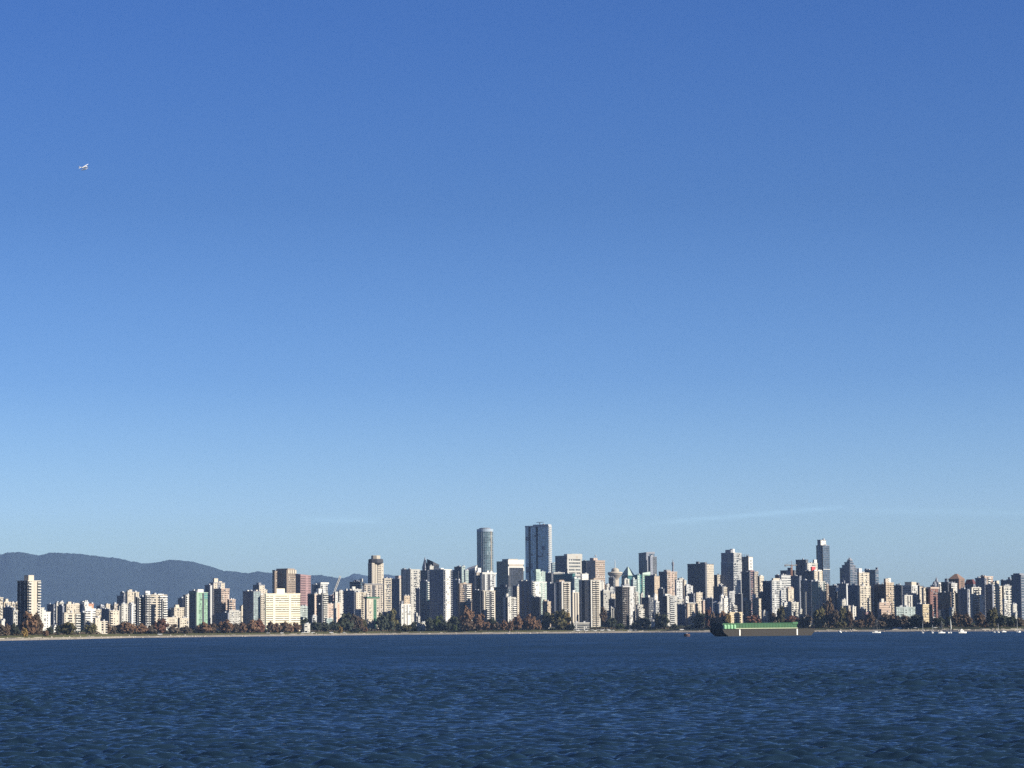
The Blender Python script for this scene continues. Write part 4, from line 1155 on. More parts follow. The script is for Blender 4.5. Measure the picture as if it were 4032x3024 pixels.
# arches along the top of the dark brown tower
root, M = BLD['dark brown tower with whitish arches along its roofline']
for i in range(4):
    w = M['wr'] / 4
    u = w * i
    z0, z1 = zloc(M, 1145, 2258), zloc(M, 1145, 2241)
    def arch(b):
        n = 8
        cx, r = u + w / 2, w * .38
        zs = z1 - r - .6
        ring = [(cx - r, z0)] + [(cx - r * math.cos(math.pi * k / n), zs + r * math.sin(math.pi * k / n)) for k in range(n + 1)] + [(cx + r, z0)]
        pts = [(x, -.5, z) for x, z in ring] + [(x, -1.2, z) for x, z in ring]
        m_ = len(ring)
        fs = [tuple(range(m_)), tuple(range(2 * m_ - 1, m_ - 1, -1))] + [(k, m_ + k, m_ + (k + 1) % m_, (k + 1) % m_) for k in range(m_)]
        b.poly(pts, fs)
    part('arch_panel', 'cream', root, M, arch)
for i, uu in enumerate((.10, .30, .62, .80)):
    w = M['wl'] * .06
    part('arch_panel', 'cream', root, M, lambda b: b.box(-1.0, .2, M['wl'] * uu, M['wl'] * uu + w, zloc(M, 1100, 2256), zloc(M, 1100, 2247)))

# crown of the tall cream tower
root, M = BLD['tall cream tower with vertical fins and a dark crown']
r = px_m(M, 30)
part('crown', 'charcoal', root, M, lambda b: b.lathe([(r * .82, zloc(M, 1480, 2219)), (r, zloc(M, 1480, 2215)), (r, zloc(M, 1480, 2203)), (r * .9, zloc(M, 1480, 2200))], 8, 0, M['wr'] / 2, M['wl'] / 2))
part('crown_drum', 'beige', root, M, lambda b: b.lathe([(r * .62, zloc(M, 1480, 2201)), (r * .62, zloc(M, 1480, 2187)), (r * .55, zloc(M, 1480, 2186))], 8, 0, M['wr'] / 2, M['wl'] / 2))

# antenna on the pink granite tower
root, M = BLD['pink granite stepped tower with a roof mast']
part('roof_mast', 'steel', root, M, lambda b: (b.tube((M['wr'] * .1, M['wl'] * .1, M['H']), (M['wr'] * .1, M['wl'] * .1, zloc(M, 2348, 2183)), .35, .2),
     b.lathe([(.3, zloc(M, 2348, 2193)), (1.4, zloc(M, 2348, 2190)), (1.4, zloc(M, 2348, 2186)), (.3, zloc(M, 2348, 2184))], 8, 0, M['wr'] * .1, M['wl'] * .1)))
# step in its left side
part('granite_wing', 'pink', root, M, lambda b: b.box(-3.5, 0.2, M['wl'] * .62, M['wl'] * .98, 0, zloc(M, 2318, 2238)))
# red box on the white framed block
root, M = BLD['white framed block beside the tall glass tower']
part('red_rooftop_box', 'red', root, M, lambda b: face_r(b, M['wr'] * .30, M['wr'] * .62, .3, 3.0, zloc(M, 3199, 2246), zloc(M, 3199, 2231)))
# roof posts
root, M = BLD['dark brown tower with a bright white right face and roof posts']
for k in range(4):
    part('roof_post', 'brown', root, M, lambda b: b.box(M['wr'] * .2, M['wr'] * .2 + .7, M['wl'] * (.1 + .26 * k), M['wl'] * (.1 + .26 * k) + .7, M['H'], zloc(M, 2930, 2182)))
# window slots on the bright white face
for k in range(3):
    part('window', 'g_grey', root, M, lambda b: face_r(b, M['wr'] * .4, M['wr'] * .66, .5, .6, zloc(M, 2957, 2212 + k * 12), zloc(M, 2957, 2204 + k * 12)))

# ---- broad glass tower
root, M = B('O', 'broad blue grey glass tower with bright balconies on its right edge, the tallest', 2070, 2161, 2172, 2068, 1750, 'steel', 'mmmddmmmmmddmmmmmmmmmm', 'b', glz='g_steel', bh=.14, a=31, wall2='pale', parapet=2.5, more=[(2102, 2160, 2171, 2064, dict(Ls='mmmm', dx=1.5))])
part('roof_crane', 'slate', root, M, lambda b: (b.tube((3, M['wl'] * .40, M['H'] + 1), (3, M['wl'] * .40, zloc(M, 2128, 2055)), .9),
     b.tube((3, M['wl'] * .54, zloc(M, 2118, 2056.5)), (3, M['wl'] * .22, zloc(M, 2144, 2055)), .7, .5)))
# ---- cylindrical glass tower
def round_tower():
    D = shore(slope(1911, 2470)) + 1900
    c = at(1911, 2270, D)
    root = empty('office_tower', (c.x, D, 20))
    r = 31.5 * D / F
    zt = zat(1911, 2086, D) - 20
    fh = 3.3
    nf = int(zt / fh)
    n = 28
    b = MB(); b.lathe([(r, 0), (r * 1.0, zt)], n); b.build('glazing', 'g_sea', root)
    b = MB()
    for i in range(nf):
        b.lathe([(r + .25, i * fh), (r + .25, i * fh + .45)], n)
    b.build('floor_band', 'bluegrey', root, None, 'stuff')
    b = MB()
    for k in range(n):
        t = 2 * math.pi * k / n
        b.tube((math.cos(t) * (r + .1), math.sin(t) * (r + .1), 0), (math.cos(t) * (r + .1), math.sin(t) * (r + .1), zt), .28, .28, 4)
    b.build('mullion', 'slate', root, None, 'stuff')
    b = MB()
    for _ in range(80):
        k, i, h = RND.randrange(n), RND.randrange(nf - 3), RND.choice((1, 1, 2, 3))
        t0, t1 = 2 * math.pi * (k + .08) / n, 2 * math.pi * (k + .92) / n
        ra = r * math.cos(math.pi / n) / math.cos(math.pi / n * .9) + .12
        pts = [(math.cos(t) * q, math.sin(t) * q, z) for z in (i * fh + .5, (i + h) * fh) for q in (ra - .2, ra) for t in (t0, t1)]
        b.poly(pts, [(0, 1, 3, 2), (4, 6, 7, 5), (0, 4, 5, 1), (2, 3, 7, 6), (0, 2, 6, 4), (1, 5, 7, 3)])
    b.build('drawn_blind', 'bluepatch', root, None, 'stuff')
    b = MB(); b.lathe([(r + .5, zt - 4), (r + .5, zt + 1.2), (r - 1, zt + 1.4)], n); b.build('crown_ring', 'bluegrey', root)
    b = MB(); b.lathe([(r * .72, zt + 1), (r * .72, zt + 3.2), (r * .5, zt + 4)], 16); b.build('penthouse', 'slate', root)
    b = MB()
    t = math.radians(-42)
    cx, cy = math.cos(t) * (r + .2), math.sin(t) * (r + .2)
    b.tube((cx, cy, 0), (cx, cy, zt - 3), 1.0, 1.0, 6)
    b.build('concrete_fin', 'tan', root)
    tag(root, 'cylindrical blue green glass tower with a flat ringed top', 'office tower')
round_tower()

# ---- tall dark blue glass tower, right of centre
root, M = B('O', 'tall dark blue glass tower with a white stepped top, right of the centre', 3217, 3242, 3268, 2147, 1300, 'slate', 'mmsmmd', 'mmmm', glz='g_shaft', bh=.10, a=42, wall2='bluegrey', more=[
    (3222, 3234, 3254, 2125, dict(wall='slate', Ls='W', Rs='sss', wall2='brightwhite', dx=8, a=42))])
part('belt_course', 'pale', root, M, lambda b: face_r(b, -.4, M['wr'] + .4, .3, .9, zloc(M, 3255, 2243), zloc(M, 3255, 2240)))

# ---- lookout tower
def lookout():
    D = shore(slope(2422, 2470)) + 1750
    c = at(2422, 2260, D)
    root = empty('lookout_tower', (c.x, D, 25))
    m = D / F
    z = lambda y: zat(2422, y, D) - 25
    b = MB(); b.box(-11 * m, 12 * m, -9 * m, 9 * m, 0, z(2272)); b.build('shaft', 'taupe', root, Matrix.Rotation(.7, 4, 'Z'))
    b = MB(); b.box(-3 * m, 3 * m, -14 * m, -9.2 * m, 0, z(2276)); b.build('lift_shaft', 'beige', root)
    b = MB(); b.lathe([(11 * m, z(2282)), (16 * m, z(2276)), (28 * m, z(2263)), (29 * m, z(2260))], 28); b.build('pod_underside', 'taupe', root)
    b = MB(); b.lathe([(29 * m, z(2260)), (29 * m, z(2257.6))], 28); b.build('pod_window', 'g_dark', root)
    b = MB(); b.lathe([(29.5 * m, z(2257.6)), (29.5 * m, z(2255)), (26 * m, z(2252)), (15 * m, z(2251))], 28); b.build('pod_rim', 'cream', root)
    b = MB(); b.lathe([(15 * m, z(2251)), (15 * m, z(2243)), (12 * m, z(2239)), (5 * m, z(2236))], 20); b.build('upper_drum', 'beige', root)
    b = MB(); b.tube((0, 0, z(2237)), (0, 0, z(2203)), 1.5 * m, .7 * m, 8); b.build('spire', 'brightwhite', root)
    tag(root, 'lookout tower with a round saucer pod and a white spire', 'tower')
lookout()

# ---- tower crowned by a glass pyramid: the pyramid
root, M = BLD['tower with a green glass pyramid roof']
def pyr(b):
    e = .8
    cx, cy = M['wr'] / 2, M['wl'] / 2
    ring = [(-e, -e), (M['wr'] + e, -e), (M['wr'] + e, M['wl'] + e), (-e, M['wl'] + e)]
    top = [(cx + (x - cx) * .12, cy + (y - cy) * .12) for x, y in ring]
    b.prism(ring, M['H'] + .05, zloc(M, 2474, 2231), 0, top)
part('pyramid_roof', 'mint', root, M, pyr)

# ---- masts and cranes
def lattice(b, a, c, w, n, r=.16):
    """square lattice truss from a to c"""
    a, c = Vector(a), Vector(c)
    d = (c - a).normalized()
    u = d.cross(Vector((0, 0, 1)))
    u = Vector((1, 0, 0)) if u.length < .05 else u.normalized()
    v = d.cross(u)
    cor = [(u * i + v * j) * (w / 2) for i, j in ((-1, -1), (1, -1), (1, 1), (-1, 1))]
    for k in cor:
        b.tube(a + k, c + k, r, r, 4)
    for i in range(n):
        p, q = a + (c - a) * (i / n), a + (c - a) * ((i + 1) / n)
        for k in range(4):
            b.tube(p + cor[k], q + cor[(k + 1) % 4], r * .7, r * .7, 4)

def luffing_crane():
    D = shore(slope(1313, 2470)) + 700
    foot = at(1306, 2470, D)
    root = empty('tower_crane', (foot.x, D, 14))
    P = lambda x, y: Vector((at(x, y, D).x - foot.x, 0, zat(x, y, D) - 14))
    b = MB(); lattice(b, (0, 0, 0), P(1306, 2352), 2.6, 18, .3); b.build('mast', 'red', root)
    b = MB(); b.box(-2.4, 2.4, -1.6, 1.6, P(1306, 2352).z, P(1306, 2342).z); b.build('operator_cab', 'maroon', root)
    b = MB(); lattice(b, P(1311, 2345), P(1340, 2268), 2.0, 16, .42); b.build('boom', 'brightwhite', root)
    b = MB(); b.box(P(1292, 0 + 2345).x, -2.6, -1.2, 1.2, P(1300, 2352).z, P(1300, 2344).z); b.build('counterweight', 'maroon', root)
    tag(root, 'luffing tower crane with a raised white boom and red base', 'crane')
luffing_crane()

def hammer_crane():
    D = shore(slope(3116, 2470)) + 860
    foot = at(3117, 2470, D)
    root = empty('tower_crane', (foot.x, D, 20))
    P = lambda x, y: Vector((at(x, y, D).x - foot.x, 0, zat(x, y, D) - 20))
    b = MB(); lattice(b, (0, 0, 0), P(3117, 2224), 1.9, 26, .34); b.build('mast', 'terracotta', root)
    b = MB(); lattice(b, P(3117, 2226), P(3138, 2225), 1.1, 8, .26); lattice(b, P(3088, 2225), P(3117, 2226), 1.1, 9, .26); b.build('jib', 'taupe', root)
    b = MB(); b.tube(P(3117, 2224), P(3116, 2208), .55, .3, 4); b.build('apex', 'slate', root)
    b = MB(); b.tube(P(3116, 2209), P(3137, 2224), .14, .14, 4); b.tube(P(3116, 2209), P(3090, 2224), .14, .14, 4); b.build('tie_bar', 'slate', root)
    b = MB(); b.box(P(3089, 2225).x, P(3096, 2225).x, -1, 1, P(3090, 2231).z, P(3090, 2224).z); b.build('counterweight', 'slate', root)
    tag(root, 'tower crane with a flat jib standing over the banded hotel', 'crane')
hammer_crane()

def comm_mast():
    D = shore(slope(2652, 2470)) + 1250
    foot = at(2652, 2400, D)
    root = empty('radio_mast', (foot.x, D, 22))
    z = lambda y: zat(2652, y, D) - 22
    b = MB(); b.lathe([(1.7, 0), (1.7, z(2226)), (.9, z(2225))], 8); b.build('pole', 'slate', root)
    b = MB(); b.lathe([(1.2, z(2227)), (2.3, z(2224)), (2.3, z(2215)), (1.0, z(2212))], 10); b.build('antenna_drum', 'slate', root)
    b = MB(); b.tube((0, 0, z(2213)), (0, 0, z(2202)), .8, .25, 6); b.build('whip', 'slate', root)
    tag(root, 'dark radio mast with a bulging head behind the red brown grid tower', 'mast')
comm_mast()

# ------------------------------------------------------------------ barge and buoy
mat('hull_rust', (.016, .014, .0125), .8, .25, .35)
mat('black_and_shade', (.018, .024, .026), .7, .2, .3)  # black; also paints the shade on the barge's left end
mat('cover_green', (.007, .058, .018), .6, .18, .3)
mat('cover_lightgreen', (.015, .085, .033), .6, .12, .3)
mat('drum_mint', (.17, .33, .19), .5, .1)
mat('stripe_white', (.22, .25, .17), .7, .2, .6)
mat('post_white', (.62, .61, .55), .6, .05)
mat('buoy_red', (.075, .035, .028), .7, .2, .8)
mat('boat_white', (.55, .55, .53), .4, .06)
mat('boat_trim', (.06, .08, .12), .5, .1)
mat('sail_cover', (.30, .31, .33), .8, .1)
mat('tyre', (.02, .02, .02), .9, .1)

def barge():
    D = 2120.0
    a = math.radians(54)
    t0, tm, t1 = slope(2793, 2480), slope(2846, 2480), slope(3209, 2480)
    Xm, Wd, Lh = frame(D, t0, tm, t1, a)
    root = empty('cargo_barge', (Xm, D, 0), math.pi / 2 - a)
    zd = zat(2846, 2478.5, D)
    zc = zat(2900, 2453.5, D)
    b = MB()
    b.poly([(7.5, 0, -1), (Lh - 5, 0, -1), (Lh - 5, Wd, -1), (7.5, Wd, -1), (0, 0, zd), (Lh, 0, zd), (Lh, Wd, zd), (0, Wd, zd),
            (1.2, 0, zd * .55), (Lh - .8, 0, zd * .55), (Lh - .8, Wd, zd * .55), (1.2, Wd, zd * .55)],
           [(0, 3, 2, 1), (4, 5, 6, 7), (0, 1, 9, 8), (8, 9, 5, 4), (1, 2, 10, 9), (9, 10, 6, 5), (2, 3, 11, 10), (10, 11, 7, 6)])
    b.build('hull', 'hull_rust', root)
    b = MB()
    b.poly([(7.5, 0, -1), (7.5, Wd, -1), (1.2, 0, zd * .55), (1.2, Wd, zd * .55), (0, 0, zd), (0, Wd, zd),
            (8.5, .1, -1), (8.5, Wd - .1, -1), (2.2, .1, zd * .55), (2.2, Wd - .1, zd * .55), (1, .1, zd - .02), (1, Wd - .1, zd - .02)],
           [(0, 2, 3, 1), (2, 4, 5, 3), (6, 7, 9, 8), (8, 9, 11, 10), (4, 10, 11, 5), (0, 6, 8, 2), (2, 8, 10, 4), (1, 3, 9, 7), (3, 5, 11, 9), (0, 1, 7, 6)])
    b.build('raked_bow', 'black_and_shade', root)  # bow end coloured black for the shade it lies in
    b = MB(); b.box(-.3, Lh + .2, -.25, Wd + .25, zd, zd + .35); b.build('deck_rail', 'hull_rust', root)
    xe = Lh * .815
    y0 = 1.6
    b = MB(); b.box(1.2, xe, y0, Wd - y0, zd + .3, zc - .5); b.build('hopper', 'cover_green', root)
    # end of the hopper, its shade put into a black colour
    b = MB(); b.box(.6, 1.25, y0 - .2, Wd - y0 + .2, zd + .3, zc - .2); b.build('hopper_end', 'black_and_shade', root)
    n = 22
    wp = (xe - 9) / n
    me = {}
    q = MB(); q.box(.25, wp - .25, -.18, 0, 1.5, zc - zd - .7); me = q.mesh('side_panel', ['cover_green'])
    q = MB(); q.box(-.15, .15, -.30, .05, .4, zc - zd - .3); me2 = q.mesh('side_rib', ['cover_green'])
    for i in range(n):
        link('side_panel', me, root, Matrix.Translation((9 + i * wp, y0, zd)))
        link('side_rib', me2, root, Matrix.Translation((9 + i * wp, y0, zd)))
    b = MB(); b.box(1.0, xe + .2, y0 - .6, Wd - y0 + .4, zc - .5, zc); b.build('top_rail', 'cover_lightgreen', root)
    b = MB(); b.box(14, xe, y0 - 1.0, y0 - .05, zd + .35, zd + .95); b.build('white_ledge', 'stripe_white', root)
    b = MB(); b.box(xe - 5, xe + .6, y0 - .7, Wd - y0 + .7, zc - 1.1, zc + .6); b.build('stern_housing', 'cover_lightgreen', root)
    for i, xx in enumerate((2.2, 5.4, 8.6, 11.8)):
        b = MB(); b.lathe([(.2, 0), (1.45, .1), (1.5, 2.6), (1.2, 3.2), (.2, 3.4)], 12); b.build('mooring_drum', 'drum_mint', root, Matrix.Translation((xx, .3, zd + .35)))
    for fr in (.178, .80):
        b = MB(); b.box(Lh * fr - .55, Lh * fr + .55, -.35, -.02, .5, zd - .15); b.build('draught_board', 'post_white', root)
    tag(root, 'moored barge with a long green hopper and rusty grey hull', 'barge')
barge()

def buoy():
    p = at(2705, 2503, 2180)
    root = empty('mooring_buoy', (p.x, 2180, 0), .4)
    b = MB(); b.lathe([(2.3, -.6), (2.45, .2), (2.45, 1.5), (2.2, 2.0)], 18); b.build('float', 'buoy_red', root)
    b = MB(); b.lathe([(2.6, .7), (2.6, 1.1)], 18); b.build('fender_ring', 'black_and_shade', root)
    b = MB(); b.tube((-.6, 0, 2.0), (0, 0, 2.7), .12); b.tube((.6, 0, 2.0), (0, 0, 2.7), .12); b.build('mooring_eye', 'steel', root)
    tag(root, 'rusty red mooring buoy floating left of the barge', 'buoy')
buoy()

# ------------------------------------------------------------------ boats
def hull_mesh(b, L, Wb, fb, mi=0):
    """pointed boat hull along +x, waterline at z=0"""
    st = [(-.5, .72, .95), (-.2, 1, .92), (.1, .98, .95), (.32, .62, 1.05), (.5, .03, 1.2)]
    pts, fs = [], []
    for x, w, h in st:
        pts += [(x * L, -w * Wb / 2, fb * h), (x * L, -w * Wb * .38, -.25), (x * L, w * Wb * .38, -.25), (x * L, w * Wb / 2, fb * h)]
    for i in range(len(st) - 1):
        o = i * 4
        for k in range(4):
            fs.append((o + k, o + (k + 1) % 4, o + 4 + (k + 1) % 4, o + 4 + k))
    fs += [(0, 3, 2, 1), tuple(16 + k for k in range(4))]
    b.poly(pts, fs, mi)

BOATS = 'boats moored off the beach'
def sailboat(px, py, mast_y, L, rz, label, lean=0.0, sail=False, mast_dx=0):
    d = ray(px, py)
    D = -CAM_Z / d.z * d.y
    D = min(D, shore(d.x / d.y) - 60)
    x = d.x / d.y * D
    root = empty('sailing_boat', (x, D, 0), rz)
    b = MB(); hull_mesh(b, L, L * .30, L * .11); b.build('hull', 'boat_white', root)
    b = MB(); b.prism([(-.22 * L, -.09 * L), (.18 * L, -.07 * L), (.18 * L, .07 * L), (-.22 * L, .09 * L)], L * .09, L * .165, 0,
                      [(-.19 * L, -.075 * L), (.12 * L, -.05 * L), (.12 * L, .05 * L), (-.19 * L, .075 * L)])
    b.build('cabin', 'boat_white', root)
    zt = zat(px, mast_y, D)
    b = MB(); b.tube((.08 * L, 0, L * .1), (.08 * L + lean * zt, 0, zt), .12, .07, 6); b.build('mast', 'pale', root)
    b = MB(); b.tube((.08 * L, 0, L * .24), (-.34 * L, 0, L * .23), .22, .18, 6); b.build('boom', 'sail_cover', root)
    b = MB(); b.tube((.49 * L, 0, L * .13), (.08 * L + lean * zt, 0, zt * .97), .04, .04, 4); b.tube((-.48 * L, 0, L * .11), (.08 * L + lean * zt, 0, zt * .98), .04, .04, 4); b.build('stay', 'steel', root)
    if sail:
        b = MB(); b.tube((.3 * L, 0, zt * .3), (.12 * L + lean * zt, 0, zt * .9), .5, .2, 6); b.build('furled_sail', 'boat_white', root)
    tag(root, label, 'sailing boat', BOATS)

def motorboat(px, py, L, rz, label, tall=1.0):
    d = ray(px, py)
    D = min(-CAM_Z / d.z * d.y, shore(d.x / d.y) - 60)
    root = empty('motor_boat', (d.x / d.y * D, D, 0), rz)
    b = MB(); hull_mesh(b, L, L * .34, L * .15); b.build('hull', 'boat_white', root)
    h = L * .15
    b = MB(); b.prism([(-.3 * L, -.12 * L), (.2 * L, -.10 * L), (.2 * L, .10 * L), (-.3 * L, .12 * L)], h * .9, h + L * .13 * tall, 0,
                      [(-.28 * L, -.11 * L), (.08 * L, -.08 * L), (.08 * L, .08 * L), (-.28 * L, .11 * L)])
    b.build('cabin', 'boat_white', root)
    b = MB(); b.box(-.2 * L, .04 * L, -.125 * L, .125 * L, h + L * .05 * tall, h + L * .09 * tall); b.build('window', 'boat_trim', root)
    if tall > 1.1:
        b = MB(); b.box(-.2 * L, -.02 * L, -.08 * L, .08 * L, h + L * .13 * tall, h + L * .20 * tall); b.build('flybridge', 'boat_white', root)
    tag(root, label, 'motor boat', BOATS)

motorboat(3304, 2491, 6.5, 2.2, 'small white motor boat alone between the barge and the single sailing boat')
sailboat(3451, 2492, 2437, 8.8, .15, 'white sailing boat moored alone right of the barge, seen side on', mast_dx=-10)
sailboat(3634, 2493, 2444, 6.5, 1.35, 'sailing boat with a tall mast, leftmost of the boats under the right-hand cluster')
sailboat(3672, 2493, 2459, 5.6, 1.2, 'sailing boat with a short mast between two taller-masted boats')
sailboat(3708, 2493, 2444, 7.0, .35, 'broad sailing boat with a slightly leaning mast beside two small hulls', lean=-.03)
motorboat(3735, 2493, 4.6, 1.1, 'small white hull between two sailing boats, without a mast')
sailboat(3744, 2493, 2433, 6.0, 1.25, 'sailing boat with a furled white sail on its mast', lean=-.06, sail=True)
motorboat(3790, 2493, 7.6, .25, 'large white motor cruiser in front of the willow-like brown tree', tall=1.6)
motorboat(3916, 2491, 4.8, 1.3, 'small white boat without a mast left of a leaning mast')
sailboat(3932, 2491, 2453, 6.0, 1.2, 'sailing boat with a clearly leaning mast near the olive poplar', lean=-.22)
motorboat(3953, 2489, 4.8, .3, 'grey white motor boat close to the beach right of the leaning mast')
sailboat(4006, 2490, 2443, 6.0, 1.3, 'tall-masted sailing boat close to the right edge of the photo')
motorboat(4014, 2490, 5.2, .9, 'white boat nearest the right edge of the photo')

# ------------------------------------------------------------------ aircraft and bird
mat('plane_white', (.8, .8, .8), .35, .02)
def floatplane():
    D = 2800.0
    p = at(330, 659, D)
    root = empty('floatplane', p)
    root.rotation_euler = (math.radians(24), math.radians(-8), math.radians(-20))
    root.scale = (1.0, 1.0, 1.0)
    b = MB()
    prof = [(-5.0, .18), (-3.2, .42), (-1.0, .78), (1.2, .95), (2.8, .85), (3.8, .62), (4.3, .25)]
    pts, fs = [], []
    n = 10
    for x, r in prof:
        for i in range(n):
            t = 2 * math.pi * i / n
            pts.append((x, r * math.cos(t) * .85, r * math.sin(t) + (.25 if x < -2 else 0)))
    for k in range(len(prof) - 1):
        for i in range(n):
            j = (i + 1) % n
            fs.append((k * n + i, k * n + j, (k + 1) * n + j, (k + 1) * n + i))
    fs += [tuple(range(n - 1, -1, -1)), tuple(range((len(prof) - 1) * n, len(prof) * n))]
    b.poly(pts, fs); b.build('fuselage', 'plane_white', root)
    b = MB(); b.poly([(.4, -7.2, 1.05), (2.1, -7.2, 1.05), (2.3, 7.2, 1.05), (.4, 7.2, 1.05), (.4, -7.2, 1.25), (2.1, -7.2, 1.22), (2.3, 7.2, 1.22), (.4, 7.2, 1.25)],
                     [(0, 3, 2, 1), (4, 5, 6, 7), (0, 1, 5, 4), (1, 2, 6, 5), (2, 3, 7, 6), (3, 0, 4, 7)]); b.build('wing', 'plane_white', root)
    b = MB(); b.poly([(-5.2, -.08, .4), (-3.6, -.08, .4), (-4.6, -.08, 2.3), (-5.3, -.08, 2.3), (-5.2, .08, .4), (-3.6, .08, .4), (-4.6, .08, 2.3), (-5.3, .08, 2.3)],
                     [(0, 1, 2, 3), (4, 7, 6, 5), (0, 4, 5, 1), (1, 5, 6, 2), (2, 6, 7, 3), (3, 7, 4, 0)]); b.build('tail_fin', 'plane_white', root)
    b = MB(); b.box(-5.1, -4.0, -2.4, 2.4, .45, .58); b.build('tailplane', 'plane_white', root)
    for s in (-1, 1):
        b = MB()
        b.poly([(-3.2, s * 1.5 - .35, -2.0), (2.6, s * 1.5 - .4, -2.1), (4.0, s * 1.5, -1.5), (2.6, s * 1.5 + .4, -2.1), (-3.2, s * 1.5 + .35, -2.0), (-.5, s * 1.5, -2.6), (2.4, s * 1.5, -2.55), (-3.3, s * 1.5, -2.1),
                (-3.2, s * 1.5 - .3, -1.7), (2.4, s * 1.5 - .3, -1.6), (2.4, s * 1.5 + .3, -1.6), (-3.2, s * 1.5 + .3, -1.7)],
               [(8, 9, 10, 11), (0, 1, 9, 8), (4, 11, 10, 3), (9, 1, 2), (10, 2, 3), (9, 2, 10), (0, 5, 6, 1), (4, 3, 6, 5), (1, 6, 2), (3, 2, 6), (0, 7, 5), (4, 5, 7), (0, 8, 7), (4, 7, 11), (7, 8, 11)])
        b.build('float', 'plane_white', root)
        b = MB(); b.tube((1.4, s * .6, -.5), (1.7, s * 1.5, -1.7), .09); b.tube((-1.4, s * .5, -.4), (-1.6, s * 1.5, -1.8), .09); b.build('float_strut', 'steel', root)
        b = MB(); b.tube((.9, s * .7, -.3), (1.2, s * 3.6, 1.06), .09); b.build('wing_strut', 'steel', root)
    b = MB(); b.box(4.3, 4.42, -.12, .12, -1.3, 1.3); b.box(4.28, 4.44, -1.3, 1.3, -.12, .12); b.build('propeller', 'black_and_shade', root)
    b = MB(); b.poly([(2.6, -.6, .55), (2.6, .6, .55), (1.6, .6, 1.0), (1.6, -.6, 1.0), (2.8, -.45, .35), (2.8, .45, .35)], [(0, 1, 2, 3), (4, 5, 1, 0)]); b.build('windscreen', 'g_dark', root)
    tag(root, 'small white floatplane flying high in the blue sky', 'aircraft')
floatplane()

def gull():
    p = at(4021, 2160, 1300)
    root = empty('gull', p, .4)
    b = MB(); b.lathe([(.02, -.28), (.09, -.12), (.11, .05), (.06, .2), (.02, .27)], 8); b.build('body', 'boat_white', root, Matrix.Rotation(math.pi / 2, 4, 'Y'))
    for s in (-1, 1):
        b = MB(); b.poly([(-.09, s * .05, .02), (.1, s * .05, .02), (.06, s * .38, .2), (-.1, s * .38, .2), (-.12, s * .75, .1), (-.09, s * .05, .04), (.1, s * .05, .04), (.06, s * .38, .22), (-.1, s * .38, .22)],
                         [(0, 1, 2, 3), (3, 2, 4), (5, 8, 7, 6), (8, 4, 7)]); b.build('wing', 'sail_cover', root)
    tag(root, 'tiny pale gull gliding in the sky by the right edge', 'bird')
gull()

# ------------------------------------------------------------------ cars along the beach road
mat('car_white', (.60, .60, .60), .3, .08)
mat('car_silver', (.36, .37, .39), .3, .08)
CARG = 'cars parked along the beach road'
def car_mesh(paint, van=False):
    b = MB()
    L, Wc = (5.4, 1.95) if van else (4.5, 1.78)
    h1, h2 = (1.1, 2.2) if van else (.85, 1.45)
    x0, x1 = (-L * .48, L * .32) if van else (-L * .36, L * .18)
    xt0, xt1 = (-L * .47, L * .18) if van else (-L * .26, L * .04)
    b.prism([(-L / 2, -Wc / 2), (L / 2, -Wc / 2), (L / 2, Wc / 2), (-L / 2, Wc / 2)], .3, h1, 0, [(-L * .49, -Wc * .48), (L * .48, -Wc * .48), (L * .48, Wc * .48), (-L * .49, Wc * .48)])
    b.prism([(x0, -Wc * .46), (x1, -Wc * .46), (x1, Wc * .46), (x0, Wc * .46)], h1, h2, 1, [(xt0, -Wc * .40), (xt1, -Wc * .40), (xt1, Wc * .40), (xt0, Wc * .40)])
    b.prism([(xt0 - .05, -Wc * .41), (xt1 + .05, -Wc * .41), (xt1 + .05, Wc * .41), (xt0 - .05, Wc * .41)], h2, h2 + .06, 0)
    for sx in (-.31, .31):
        for sy in (-1, 1):
            b.tube((sx * L, sy * Wc * .40, .33), (sx * L, sy * Wc * .51, .33), .33, .33, 10, 2)
    return b.mesh('car', [paint, 'g_dark', 'tyre'])
CARM = {'w': car_mesh('car_white'), 's': car_mesh('car_silver'), 'v': car_mesh('car_white', True)}
def car(px, s, k, label, rz=None):
    D = shore(slope(px, 2470)) + s
    o = link('parked_van' if k == 'v' else 'parked_car', CARM[k])
    o.location = (slope(px, 2470) * D, D, ground(s) + .02)
    o.rotation_euler = (0, 0, RND.uniform(-.25, .25) if rz is None else rz)
    tag(o, label, 'van' if k == 'v' else 'car', CARG)
car(2264, 62, 'w', 'white car parked before the left end of the beach pavilion')
car(2288, 62, 'w', 'white car parked before the middle of the beach pavilion')
car(2307, 62, 'w', 'white car parked before the right end of the beach pavilion')
car(2275, 48, 'v', 'white van on the lawn below the left half of the beach pavilion')
car(2308, 48, 'w', 'white car on the lawn below the right end of the beach pavilion')
car(2331, 62, 's', 'silver car parked just right of the beach pavilion, under the speckled white tower')
car(2354, 63, 'w', 'white car parked at the right foot of the speckled white tower')
car(2343, 42, 'w', 'white car nearest the beach below the speckled white tower')
car(2371, 52, 'v', 'white van right of the speckled white tower, largest of that cluster')
car(2378, 66, 'w', 'white car partly behind the largest white van of the cluster')
car(2387, 62, 's', 'silver car below the white gabled house among trees')
car(2399, 43, 'w', 'white car low on the lawn left of the brown sided grey tower')
car(2414, 45, 'w', 'white car on the lawn just left of the brown sided grey tower')
car(2396, 70, 'w', 'white car in the back row left of the brown sided grey tower')
car(2483, 45, 'v', 'white van on the lawn under the blank grey panel tower')
car(2501, 45, 'w', 'white car on the lawn right of the blank grey panel tower')
car(2684, 50, 'v', 'white van left of the tower with a cream balcony centre')
car(1193, 60, 'w', 'white car among dark trees right of the wide white slab, leftmost there')
car(1207, 60, 'w', 'white car among dark trees below the small white shed')
